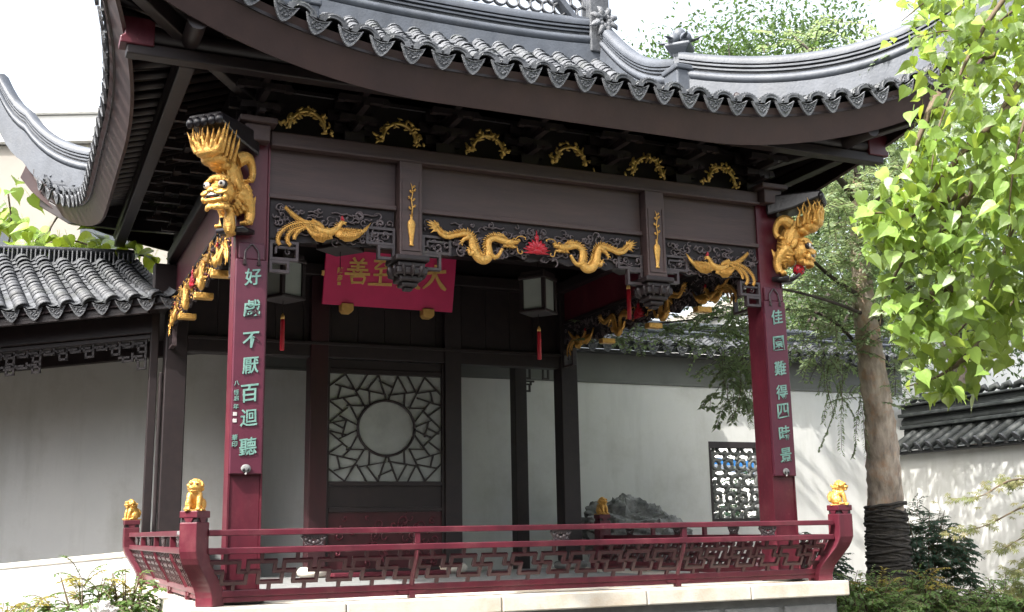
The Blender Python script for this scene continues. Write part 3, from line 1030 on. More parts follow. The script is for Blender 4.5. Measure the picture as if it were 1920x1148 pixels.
def railing(O, u, n, s0, s1, posts, knobs, style, label):
    O, u, n = V(O), V(u), V(n)
    def P(s, z, extra=0.0):
        return O + u * s + n * (noff(z) + extra) + Z1 * z
    def rail(z0, z1, th, nm, m='lacquer'):
        c = (P(s0, (z0 + z1) / 2) + P(s1, (z0 + z1) / 2)) / 2
        R = Matrix((u, n, Z1)).transposed()
        return MB().box(c, (s1 - s0, th, z1 - z0), R)
    top = rail(0.375, 0.42, 0.055, 'top').obj('railing', 'lacquer', PAV, bevel=0.006)
    top['label'] = label
    rail(0.245, 0.292, 0.05, 'mid').obj('middle_rail', 'lacquer', top, bevel=0.006)
    rail(-0.062, -0.015, 0.05, 'low').obj('bottom_rail', 'lacquer', top, bevel=0.006)
    rail(-0.10, -0.063, 0.03, 'skirt').obj('skirt_board', 'lacquer', top)
    R3 = Matrix((u, n, Z1)).transposed()
    for s in posts:
        pbox('rail_post', P(s, 0.335), (0.04, 0.042, 0.085), 'lacquer', top, R3)
        pts = [P(s, z, 0.012) for z in (-0.02, 0.04, 0.09, 0.14, 0.19, 0.245)]
        MB().tube(pts, 0.021, 4).obj('curved_stile', 'lacquer', top)
        pbox('rail_foot', P(s, -0.092, 0.012), (0.05, 0.05, 0.058), 'lacquer', top, R3)
        MB().prism([(-0.12, 0), (0.12, 0), (0.10, -0.02), (0.06, -0.028), (-0.06, -0.028), (-0.10, -0.02)], P(s, -0.064, 0.018), u, Z1, n, 0.012).obj('foot_scroll', 'lacquer', top)
    for s in knobs:
        kb = MB()
        c = P(s, 0.333)
        for q in range(-2, 3):
            kb.ell(c + u * 0.03 * q + Z1 * (-0.02 + 0.012 * abs(q)), (0.018, 0.018, 0.018), 8, 6)
            kb.ell(c + u * 0.022 * q + Z1 * 0.022, (0.016, 0.014, 0.016), 8, 6)
        kb.tube([c + u * -0.09 + Z1 * 0.03, c + u * -0.05 + Z1 * -0.03, c + Z1 * -0.012, c + u * 0.05 + Z1 * -0.03, c + u * 0.09 + Z1 * 0.03], 0.012, 6)
        kb.tube([c + u * -0.07 + Z1 * -0.035, c + u * 0.07 + Z1 * -0.035], 0.01, 6)
        kb.box(c + Z1 * 0.034, (0.17, 0.03, 0.014), R3)
        kb.obj('carved_knot', 'carve', top, smooth=True, angle=50)
    nl = (n * 0.26 + Z1 * -0.135).normalized()
    def lb(sa, za, sb, zb):
        a, b = P(sa, za), P(sb, zb)
        bar('lattice_bar', a, b, 0.026, 0.028, 'shadedred', top, nl)
    if style == 'meander':
        per = 0.2635
        A, Mi, Dn = 0.19, 0.119, 0.04
        cnt = int((s1 - s0) / per)
        off = s0 + ((s1 - s0) - cnt * per) / 2
        for i in range(cnt):
            s = off + i * per
            lb(s, A, s + 0.75 * per, A)
            lb(s, A, s, Mi)
            lb(s + 0.75 * per, A, s + 0.75 * per, Mi)
            lb(s + 0.75 * per, Mi, s + per, Mi)
            lb(s + 0.36 * per, A, s + 0.36 * per, 0.245)
            lb(s + 0.32 * per, Dn, s + 0.98 * per, Dn)
            lb(s + 0.32 * per, Dn, s + 0.32 * per, Mi)
            lb(s + 0.98 * per, Dn, s + 0.98 * per, Mi)
            lb(s - 0.02 * per, Mi, s + 0.32 * per, Mi)
            lb(s + 0.65 * per, Dn, s + 0.65 * per, -0.015)
    else:
        per = 0.105
        cnt = int((s1 - s0) / per)
        for i in range(cnt + 1):
            s = s0 + 0.01 + i * per
            lb(s, -0.01, s, 0.115)
            lb(s, 0.115, s, 0.24)
            for k, z in enumerate((0.03, 0.085, 0.14, 0.195)):
                if (i + k) % 3 != 2 and i < cnt:
                    lb(s, z, s + per, z)
    return top
railing((0, 0, 0), X1, -Y1, -0.30, 5.30, (1.28, 3.70), (0.47, 2.52, 4.58), 'meander', 'front stage railing with stepped meander lattice')
railing((0, 0, 0), Y1, -X1, -0.30, 4.14, (0.75, 1.85, 2.95), (0.35, 1.3, 2.4, 3.5), 'grid', 'left stage railing with gridded lattice')
railing((W, 0, 0), Y1, X1, -0.30, 4.14, (0.75, 1.85, 2.95), (0.35, 1.3, 2.4, 3.5), 'grid', 'right stage railing with gridded lattice')

# ------------------------------------------------------------------ back screen
SCR = MB().bb(1.55, 1.77, D - 0.11, D + 0.11, F + 0.12, 3.45).obj('back_screen', 'darkred', PAV, bevel=0.01)
SCR['label'] = 'dark timber back screen with round lattice window'
MB().bb(3.26, 3.48, D - 0.11, D + 0.11, F + 0.12, 3.45).obj('screen_post', 'wood', SCR, bevel=0.01)
for px in (1.66, 3.37):
    MB().lathe([(0.15, 0), (0.19, 0.03), (0.2, 0.07), (0.17, 0.11), (0.15, 0.12)], (px, D, F), 20).obj('post_drum', 'stone', SCR, smooth=True)
yS = D - 0.05
for x0, x1, z0, z1, dy in ((1.772, 1.80, F, 2.44, 0.0), (3.225, 3.258, F, 2.44, 0.0), (1.802, 3.223, 2.27, 2.33, 0.0), (1.802, 3.223, 2.332, 2.44, 0.02), (1.802, 3.223, 0.925, 0.978, 0.0), (1.802, 3.223, 0.62, 0.672, 0.0), (1.802, 3.223, F + 0.02, F + 0.08, 0.0)):
    MB().bb(x0, x1, yS - 0.03 + dy, yS + 0.03, z0, z1).obj('screen_rail', 'wood', SCR, bevel=0.006)
MB().bb(1.802, 3.223, yS - 0.005, yS + 0.02, 0.674, 0.923).obj('screen_panel', 'wood', SCR)
MB().bb(1.802, 3.223, yS + 0.012, yS + 0.018, 0.98, 2.268).obj('frosted_pane', 'pane', SCR)
cp = MB().bb(1.802, 3.223, yS - 0.005, yS + 0.02, F + 0.082, 0.618).obj('carved_panel', 'shadedred', SCR)
X0s, Z0s, sxs, szs = 1.802, 2.268, 1.421 / 583, 1.288 / 578
def lz(q):
    return (X0s + (q[0] - 165) * sxs, yS - 0.004, Z0s - (q[1] - 290) * szs)
seg = [((165, 358), (245, 292)), ((245, 292), (345, 465)), ((355, 292), (308, 378)), ((195, 350), (302, 378)), ((222, 358), (207, 422)), ((165, 437), (305, 405)),
       ((312, 368), (450, 395)), ((415, 292), (355, 375)), ((415, 292), (458, 430)), ((368, 382), (370, 458)), ((515, 292), (465, 430)), ((420, 322), (490, 355)),
       ((515, 292), (565, 385)), ((470, 400), (605, 378)), ((553, 390), (550, 462)), ((570, 292), (615, 385)), ((660, 292), (578, 468)), ((660, 292), (748, 388)),
       ((615, 385), (720, 365)), ((690, 370), (705, 437)), ((620, 410), (748, 450)), ((748, 455), (685, 505)), ((685, 435), (603, 548)), ((578, 467), (660, 467)),
       ((650, 480), (748, 580)), ((608, 572), (690, 535)), ((165, 440), (235, 492)), ((165, 555), (255, 475)), ((235, 425), (270, 460)), ((270, 460), (312, 545)),
       ((255, 462), (352, 462)), ((220, 520), (306, 566)), ((165, 560), (250, 540))]
allseg = []
for a, b in seg:
    allseg.append((a, b))
    allseg.append(((a[0], 1160 - a[1]), (b[0], 1160 - b[1])))
allseg += [((680, 540), (660, 622)), ((680, 578), (732, 605)), ((185, 557), (240, 588)), ((252, 540), (230, 628))]
for a, b in allseg:
    bar('lattice_bar', lz(a), lz(b), 0.016, 0.022, 'wood', SCR, -Y1)
cc = V(lz((457, 580)))
rg = MB()
cir = [cc + V((0.36 * math.cos(2 * PI * i / 48), -0.004, 0.335 * math.sin(2 * PI * i / 48))) for i in range(49)]
rg.tube(cir, 0.017, 6)
rg.obj('round_window_ring', 'wood', SCR, smooth=True)

def curl(mb, c, ux, uz, un, r, turns, sgn, th):
    pts, rad = [], []
    N_ = 14
    a0 = random.uniform(0, 2 * PI)
    for i in range(N_):
        u_ = i / (N_ - 1)
        rr = r * (1 - 0.8 * u_)
        a = a0 + sgn * turns * 2 * PI * u_
        pts.append(c + ux * rr * math.cos(a) + uz * rr * math.sin(a))
        rad.append(th * (0.45 + 0.8 * u_))
    mb.tube(pts, rad, 5)
random.seed(21)
cm = MB()
for i in range(46):
    x = random.uniform(1.88, 3.15)
    z = random.uniform(0.0, 0.56)
    curl(cm, V((x, yS - 0.012, z)), X1, Z1, Y1, random.uniform(0.03, 0.075), random.uniform(0.6, 1.5), random.choice((-1, 1)), random.uniform(0.008, 0.014))
tag(cm.obj('carved_relief', 'lacquer', SCR, smooth=True), kind='stuff')
# slim framed plinth bench step in front of the screen
MB().bb(1.80, 3.22, yS - 0.33, yS - 0.05, F + 0.004, F + 0.05).obj('screen_sill', 'lacquer', SCR, bevel=0.006)

# ------------------------------------------------------------------ carved strips and gilded figures
def strip(O, u, n, x0, x1, frets, zt=3.028, zb=2.70, seed=1, nm='carved_strip'):
    """carved fretwork strip hung under a frieze; u along, n outward"""
    O, u, n = V(O), V(u), V(n)
    rr = random.Random(seed)
    random.seed(seed)
    def P(s, z, d=0.0):
        return O + u * s + Z1 * z + n * d
    poly = [(x0, zt), (x0, zb)]
    N_ = max(6, int((x1 - x0) / 0.12))
    for i in range(1, N_):
        poly.append((x0 + (x1 - x0) * i / N_, zb + 0.03 * math.sin(i * 2.1) + 0.02 * rr.random()))
    poly += [(x1, zb), (x1, zt)]
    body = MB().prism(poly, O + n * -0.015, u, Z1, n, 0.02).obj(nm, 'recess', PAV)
    cm = MB()
    k = int((x1 - x0) * 62)
    for i in range(k):
        s = rr.uniform(x0 + 0.03, x1 - 0.03)
        z = rr.uniform(zb + 0.0, zt - 0.035)
        curl(cm, P(s, z, 0.016 + 0.014 * rr.random()), u, Z1, n, rr.uniform(0.02, 0.05), rr.uniform(0.5, 1.2), rr.choice((-1, 1)), rr.uniform(0.006, 0.011))
    for i in range(int((x1 - x0) * 26)):
        s = rr.uniform(x0 + 0.05, x1 - 0.12)
        z = rr.uniform(zb, zt - 0.04)
        L = rr.uniform(0.06, 0.14)
        cm.tube(bez([P(s, z, 0.02), P(s + L * 0.35, z + rr.uniform(0.0, 0.02), 0.02), P(s + L * 0.7, z - 0.005, 0.02), P(s + L, z + 0.01, 0.02)], 3), 0.0065, 5)
    tag(cm.obj('cloud_scrolls', 'scroll', body, smooth=True), kind='stuff')
    R3 = Matrix((u, n, Z1)).transposed()
    for (a, b, c, d) in frets:
        t_ = 0.022
        pbox('fret_bar', P((a + b) / 2, d - t_ / 2, 0.012), (b - a, 0.05, t_), 'carve', body, R3)
        pbox('fret_bar', P((a + b) / 2, c + t_ / 2, 0.012), (b - a, 0.05, t_), 'carve', body, R3)
        pbox('fret_bar', P(a + t_ / 2, (c + d) / 2, 0.012), (t_, 0.049, d - c - 2 * t_), 'carve', body, R3)
        pbox('fret_bar', P(b - t_ / 2, (c + d) / 2, 0.012), (t_, 0.049, d - c - 2 * t_), 'carve', body, R3)
        ga, gb, gc, gd = a + 0.05, b - 0.012, c + 0.06, d - 0.05
        if gb - ga > 0.05 and gd - gc > 0.03:
            pbox('fret_bar', P((ga + gb) / 2, gd, 0.012), (gb - ga, 0.035, 0.018), 'carve', body, R3)
            pbox('fret_bar', P(ga, (gc + gd) / 2, 0.012), (0.018, 0.034, gd - gc), 'carve', body, R3)
            cm2 = MB()
            curl(cm2, P((ga + gb) / 2 + 0.015, (gc + gd) / 2 - 0.01, 0.015), u, Z1, n, 0.028, 1.0, 1, 0.008)
            cm2.obj('fret_scroll', 'carve', body, smooth=True)
    return body
yF = -0.10
sL = strip((0, yF, 0), X1, -Y1, 0.14, 1.18, ((0.14, 0.37, 2.52, 2.68), (0.14, 0.30, 2.42, 2.518), (0.93, 1.18, 2.72, 2.87), (1.03, 1.18, 2.60, 2.718)), seed=3)
sM = strip((0, yF, 0), X1, -Y1, 1.42, 3.56, ((1.42, 1.68, 2.68, 2.84), (1.42, 1.59, 2.54, 2.678), (3.30, 3.56, 2.70, 2.84), (3.40, 3.56, 2.56, 2.698)), seed=4)
sR = strip((0, yF, 0), X1, -Y1, 3.80, 4.86, ((4.63, 4.86, 2.54, 2.68), (4.70, 4.86, 2.44, 2.538), (3.80, 4.05, 2.72, 2.87), (3.80, 3.95, 2.60, 2.718)), seed=5)
sLs = strip((-0.05, 0, 0), Y1, -X1, 0.13, D - 0.13, ((0.13, 0.40, 2.46, 2.68), (D - 0.40, D - 0.13, 2.46, 2.68)), seed=6)
sRs = strip((W - 0.05, 0, 0), Y1, -X1, 0.13, D - 0.13, ((0.13, 0.40, 2.46, 2.68), (D - 0.40, D - 0.13, 2.46, 2.68)), seed=7)

def dragon_mesh():
    mb = MB()
    raw = [(1.521, 2.907), (1.559, 2.857), (1.625, 2.834), (1.698, 2.854), (1.77, 2.871), (1.821, 2.865), (1.848, 2.803), (1.864, 2.734), (1.908, 2.674), (1.965, 2.662), (2.005, 2.703), (2.0, 2.779), (2.007, 2.833), (2.059, 2.86), (2.122, 2.849), (2.179, 2.838)]
    rad = [0.010, 0.018, 0.021, 0.021, 0.025, 0.032, 0.036, 0.039, 0.042, 0.042, 0.038, 0.031, 0.028, 0.028, 0.03, 0.034]
    T = lambda p, y=0.0: V((p[0] - 2.456, y, p[1]))
    pts = bez([T(p) for p in raw], 5)
    rd = lerpl(rad, len(pts))
    mb.tube(pts, rd, 10, flat=(Y1, 0.7))
    # dorsal fins on the upper side
    for i in range(2, len(pts) - 8, 1):
        t = (pts[i + 1] - pts[i]).normalized()
        nrm = V((-t.z, 0, t.x))
        b = pts[i] + nrm * rd[i] * 0.85
        h = 0.028 + 0.008 * (i % 2)
        mb.tube([b, b + nrm * h * 0.6 - t * 0.004, b + nrm * h - t * 0.014], [0.010, 0.006, 0.001], 4, flat=(Y1, 0.6))
    # head
    hd = T((2.205, 2.835))
    mb.ell(hd, (0.05, 0.035, 0.034))
    mb.ell(T((2.255, 2.842), -0.005), (0.035, 0.03, 0.022))
    mb.ell(T((2.283, 2.858), -0.008), (0.016, 0.022, 0.016))
    mb.tube([T((2.19, 2.815)), T((2.235, 2.80)), T((2.272, 2.803))], [0.02, 0.016, 0.008], 7)
    mb.ell(T((2.235, 2.868), -0.012), (0.014, 0.018, 0.012))
    for k in range(9):
        q = T((2.07 + 0.013 * k, 2.872 + 0.004 * (k % 2)))
        mb.tube([q, q + V((-0.012 - 0.002 * k, 0, 0.02)), q + V((-0.032, 0, 0.034 + 0.006 * (k % 3)))], [0.009, 0.007, 0.001], 5)
    for k in range(7):
        q = T((2.15 + 0.014 * k, 2.815))
        mb.tube([q, q + V((-0.008, 0, -0.014)), q + V((-0.022, 0, -0.026 - 0.006 * (k % 2)))], [0.008, 0.006, 0.001], 5)
    for k in range(2):
        mb.tube(bez([T((2.18, 2.862)), T((2.14, 2.885 + 0.012 * k)), T((2.09, 2.90 + 0.02 * k))], 3), [0.008, 0.008, 0.007, 0.006, 0.005, 0.004, 0.003], 5)
    mb.tube(bez([T((2.255, 2.868)), T((2.28, 2.895)), T((2.315, 2.903)), T((2.352, 2.893)), T((2.35, 2.875))], 4), 0.0055, 5)
    mb.tube(bez([T((2.271, 2.795)), T((2.282, 2.755)), T((2.305, 2.745)), T((2.322, 2.76)), T((2.31, 2.772))], 4), 0.0055, 5)
    # legs with claws
    for leg, claws in (([(2.0, 2.72), (2.045, 2.692), (2.079, 2.70), (2.105, 2.735), (2.125, 2.772)], (2.045, 2.692)), ([(1.82, 2.86), (1.79, 2.835), (1.764, 2.822), (1.747, 2.79)], (1.747, 2.79)), ([(1.86, 2.72), (1.825, 2.70), (1.81, 2.735)], (1.81, 2.735))):
        p_ = bez([T(q, -0.01) for q in leg], 3)
        mb.tube(p_, lerpl([0.024, 0.018, 0.014], len(p_)), 7)
        e = T(claws, -0.012)
        for k in range(4):
            a = 0.6 + k * 1.4
            mb.tube([e, e + V((0.02 * math.cos(a), -0.006, 0.02 * math.sin(a))), e + V((0.032 * math.cos(a + 0.3), 0, 0.032 * math.sin(a + 0.3)))], [0.008, 0.006, 0.001], 5)
    # tail plume
    for q, e in (((1.53, 2.90), (1.429, 2.956)), ((1.525, 2.893), (1.44, 2.925)), ((1.525, 2.89), (1.456, 2.892)), ((1.53, 2.885), (1.472, 2.857)), ((1.535, 2.91), (1.50, 2.972)), ((1.54, 2.905), (1.535, 2.958)), ((1.525, 2.905), (1.462, 2.968))):
        a, b = T(q), T(e)
        m_ = (a + b) / 2 + V((0, 0, 0.008))
        mb.tube([a, m_, b], [0.014, 0.011, 0.002], 6, flat=(Y1, 0.6))
    return mb.mesh('gilt_dragon', 'gold', True)
DRAGON = dragon_mesh()

def serr(mb, pts, wd, y, n=Y1):
    """feather: serrated flat plume with a midrib"""
    P_ = bez(pts, 5)
    L_ = len(P_)
    for i in range(L_ - 1):
        t = (P_[i + 1] - P_[i]).normalized()
        s_ = t.cross(n).normalized()
        w_ = wd * (0.55 + 0.45 * math.sin(PI * min(1, 0.25 + 0.8 * i / L_)))
        for sg in (-1, 1):
            mb.tube([P_[i], P_[i] + s_ * sg * w_ * 0.6 + t * w_ * 0.25, P_[i] + s_ * sg * w_ * 1.25 + t * w_ * 0.9], [0.006, 0.005, 0.001], 4, flat=(n, 0.6))
    mb.tube(P_, lerpl([0.008, 0.007, 0.005], L_), 6)

def phoenix_mesh():
    mb = MB()
    T = lambda p, y=0.0: V((p[0] - 0.62, y, p[1]))
    body = bez([T(p) for p in [(0.759, 2.872), (0.735, 2.874), (0.717, 2.873), (0.687, 2.828), (0.652, 2.794), (0.598, 2.777), (0.538, 2.79), (0.49, 2.815)]], 4)
    mb.tube(body, lerpl([0.003, 0.010, 0.019, 0.021, 0.032, 0.038, 0.028, 0.012], len(body)), 9, flat=(Y1, 0.75))
    # lower beak
    mb.tube([T((0.72, 2.866)), T((0.745, 2.860)), T((0.756, 2.848))], [0.012, 0.006, 0.002], 6)
    rw = [(0.658, 2.752), (0.688, 2.798), (0.718, 2.813), (0.754, 2.81), (0.79, 2.81), (0.827, 2.808), (0.869, 2.806), (0.961, 2.891), (0.924, 2.82), (0.864, 2.759), (0.803, 2.72), (0.743, 2.712), (0.707, 2.733)]
    lw = [(0.402, 2.831), (0.456, 2.788), (0.503, 2.78), (0.562, 2.783), (0.622, 2.779), (0.641, 2.727), (0.593, 2.716), (0.564, 2.687), (0.505, 2.696), (0.439, 2.762)]
    for poly in (rw, lw):
        mb.prism([(a - 0.62, b) for a, b in poly], (0, -0.012, 0), X1, Z1, Y1, 0.018)
    for k in range(12):
        u_ = k / 11
        a = T((0.700 + 0.165 * u_, 2.808), -0.006)
        mb.tube([a, a + V((0.008, -0.003, 0.012)), a + V((0.006, 0, 0.026))], [0.008, 0.006, 0.001], 4)
        f0, f1 = T((0.715 + 0.16 * u_, 2.806 + 0.02 * u_), -0.014), T((0.70 + 0.19 * u_, 2.722 + 0.06 * u_ * u_), -0.014)
        mb.tube([f0, f1], 0.0045, 4)
        a = T((0.43 + 0.17 * u_, 2.80 - 0.02 * math.sin(PI * u_)), -0.006)
        mb.tube([a, a + V((-0.006, -0.003, 0.01)), a + V((-0.010, 0, 0.022))], [0.008, 0.006, 0.001], 4)
        f0, f1 = T((0.46 + 0.15 * u_, 2.782), -0.014), T((0.47 + 0.14 * u_, 2.72 - 0.02 * math.sin(PI * u_)), -0.014)
        mb.tube([f0, f1], 0.0045, 4)
    for f, wd in (([(0.538, 2.832), (0.443, 2.841), (0.355, 2.832), (0.269, 2.794), (0.212, 2.735), (0.197, 2.674), (0.215, 2.641)], 0.021),
                  ([(0.502, 2.828), (0.397, 2.806), (0.316, 2.774), (0.276, 2.717), (0.277, 2.67), (0.301, 2.642)], 0.02),
                  ([(0.444, 2.811), (0.374, 2.78), (0.334, 2.729), (0.329, 2.698)], 0.017),
                  ([(0.45, 2.84), (0.396, 2.848), (0.343, 2.879), (0.295, 2.916), (0.248, 2.959)], 0.021),
                  ([(0.56, 2.80), (0.54, 2.83), (0.50, 2.85), (0.47, 2.868)], 0.02)):
        serr(mb, [T(p, 0.004) for p in f], wd, 0)
    for k in range(4):
        q = T((0.70 - 0.008 * k, 2.855 - 0.014 * k))
        mb.tube([q, q + V((-0.018, 0, 0.004)), q + V((-0.034, 0, 0.012))], [0.007, 0.006, 0.001], 4)
    return mb.mesh('gilt_phoenix', 'gold', True)
PHX = phoenix_mesh()
CREST = MB().ell((0, 0, 0), (0.012, 0.012, 0.022)).ell((0.008, 0, -0.012), (0.012, 0.01, 0.012)).mesh('phoenix_crest', 'redpaint', True)
EYEB = MB().ell((0, 0, 0), (0.006, 0.005, 0.006)).mesh('dragon_eye', 'black', True)

def lotus_mesh():
    mb = MB()
    for k in range(7):
        a = math.radians(20 + 140 * k / 6)
        d_ = V((math.cos(a), 0, math.sin(a)))
        mb.tube([V((0, 0, 0)), d_ * 0.05 + V((0, -0.02, 0)), d_ * 0.09 + V((0, -0.01, 0)), d_ * (0.115 if k != 3 else 0.19)], [0.012, 0.026 if k != 3 else 0.018, 0.016, 0.002], 6, flat=(Y1, 0.5))
    for k in range(4):
        sg = -1 if k % 2 else 1
        mb.tube([V((0, 0, -0.005)), V((sg * 0.05, -0.01, -0.012 * (k // 2))), V((sg * 0.13, 0, 0.02 - 0.04 * (k // 2)))], [0.012, 0.016, 0.002], 6)
    mb.ell((0, -0.01, 0.0), (0.045, 0.025, 0.03))
    mb.ell((0, -0.005, 0.12), (0.022, 0.015, 0.03))
    return mb.mesh('red_lotus', 'redpaint', True)
LOT = lotus_mesh()

def figures(body, Fm, mid, width, phx=True):
    """Fm maps (s,depth,z) to the garden; mid = middle of the strip"""
    for sg in (1, -1):
        mw = Fm @ Matrix.Translation((mid, 0, 0)) @ Matrix.Diagonal((sg, 1, 1, 1))
        d = put('gilt_dragon', DRAGON, body, mw=mw)
        put('dragon_eye', EYEB, d, local=True, loc=(2.235 - 2.456, -0.026, 2.862))
    put('red_lotus', LOT, body, mw=Fm @ Matrix.Translation((mid, -0.01, 2.775)))
FmF = frame((0, -0.16, 0), X1, Y1, Z1)
figures(sM, FmF, 2.456 + 0.015, 1)
for body, mid, sg in ((sL, 0.62, 1), (sR, 4.98 - 0.62, -1)):
    p_ = put('gilt_phoenix', PHX, body, mw=FmF @ Matrix.Translation((mid, 0, 0)) @ Matrix.Diagonal((sg, 1, 1, 1)))
    put('phoenix_crest', CREST, p_, local=True, loc=(0.099, 0, 2.905))
for body, xx in ((sLs, -0.12), (sRs, W - 0.12)):
    FmS = frame((xx, 0, 0), Y1, X1, Z1)
    figures(body, FmS, D / 2, 1)
    for mid, sg in ((0.72, 1), (D - 0.72, -1)):
        p_ = put('gilt_phoenix', PHX, body, mw=FmS @ Matrix.Translation((mid, 0, -0.06)) @ Matrix.Diagonal((sg, 1, 1, 1)))
        put('phoenix_crest', CREST, p_, local=True, loc=(0.099, 0, 2.905))
    # gilt blocks that carry the side carvings
    for s_ in (1.0, 2.0, 3.1):
        MB().bb(xx - 0.02, xx + 0.16, s_ - 0.05, s_ + 0.05, 2.60, 2.66).obj('gilt_block', 'gold', body, bevel=0.008)
# denser gilding on the left outer carving: small leaves and flowers
rr = random.Random(12)
gm, rm = MB(), MB()
for i in range(520):
    y = rr.uniform(0.15, D - 0.2)
    z = rr.uniform(2.68, 2.98)
    R = Matrix.Rotation(rr.uniform(0, PI), 3, 'X')
    (gm if rr.random() < 0.7 else rm).ell((-0.095 - 0.03 * rr.random(), y, z), (0.008, rr.uniform(0.008, 0.024), rr.uniform(0.005, 0.011)), 6, 4, R)
tag(gm.obj('gilt_leaf_relief', 'gold', sLs, smooth=True), kind='stuff')
tag(rm.obj('red_flower_relief', 'lacquer', sLs, smooth=True), kind='stuff')

# vases of bamboo on the hanging posts
for hx in (1.30, 3.68):
    vb = MB()
    prof = [(0.020, 0.0), (0.020, 0.010), (0.014, 0.02), (0.022, 0.08), (0.032, 0.15), (0.036, 0.185), (0.03, 0.21), (0.012, 0.23), (0.010, 0.255), (0.017, 0.268)]
    vb.lathe(prof, (0, 0, 0), 10)
    o = put('gilt_vase', vb.mesh('gilt_vase', 'gold', True), PAV, mw=Matrix.Translation((hx, -0.205, 2.715)) @ Matrix.Diagonal((1, 0.5, 1, 1)))
    st = MB()
    sp = [(0, 0.26), (0.006, 0.33), (-0.004, 0.40), (0.008, 0.46), (0.0, 0.52), (-0.012, 0.545)]
    st.tube([V((a, -0.01, b)) for a, b in sp], [0.006, 0.006, 0.005, 0.005, 0.004, 0.001], 6)
    for k, (a, b, sg) in enumerate(((0, 0.31, -1), (0.004, 0.33, 1), (-0.002, 0.385, 1), (-0.003, 0.40, -1), (0.008, 0.455, -1), (0.006, 0.47, 1), (0.0, 0.50, 1))):
        q = V((a, -0.01, b))
        st.tube([q, q + V((sg * 0.016, -0.004, 0.008)), q + V((sg * 0.03, 0, 0.016 - 0.01 * (k % 2)))], [0.003, 0.009, 0.001], 5, flat=(Y1, 0.5))
        st.ell(q + V((sg * 0.022, -0.004, 0.018)), (0.010, 0.007, 0.008), 7, 5)
    put('gilt_bamboo', st.mesh('gilt_bamboo', 'gold', True), o, mw=Matrix.Translation((hx, -0.205, 2.715)))

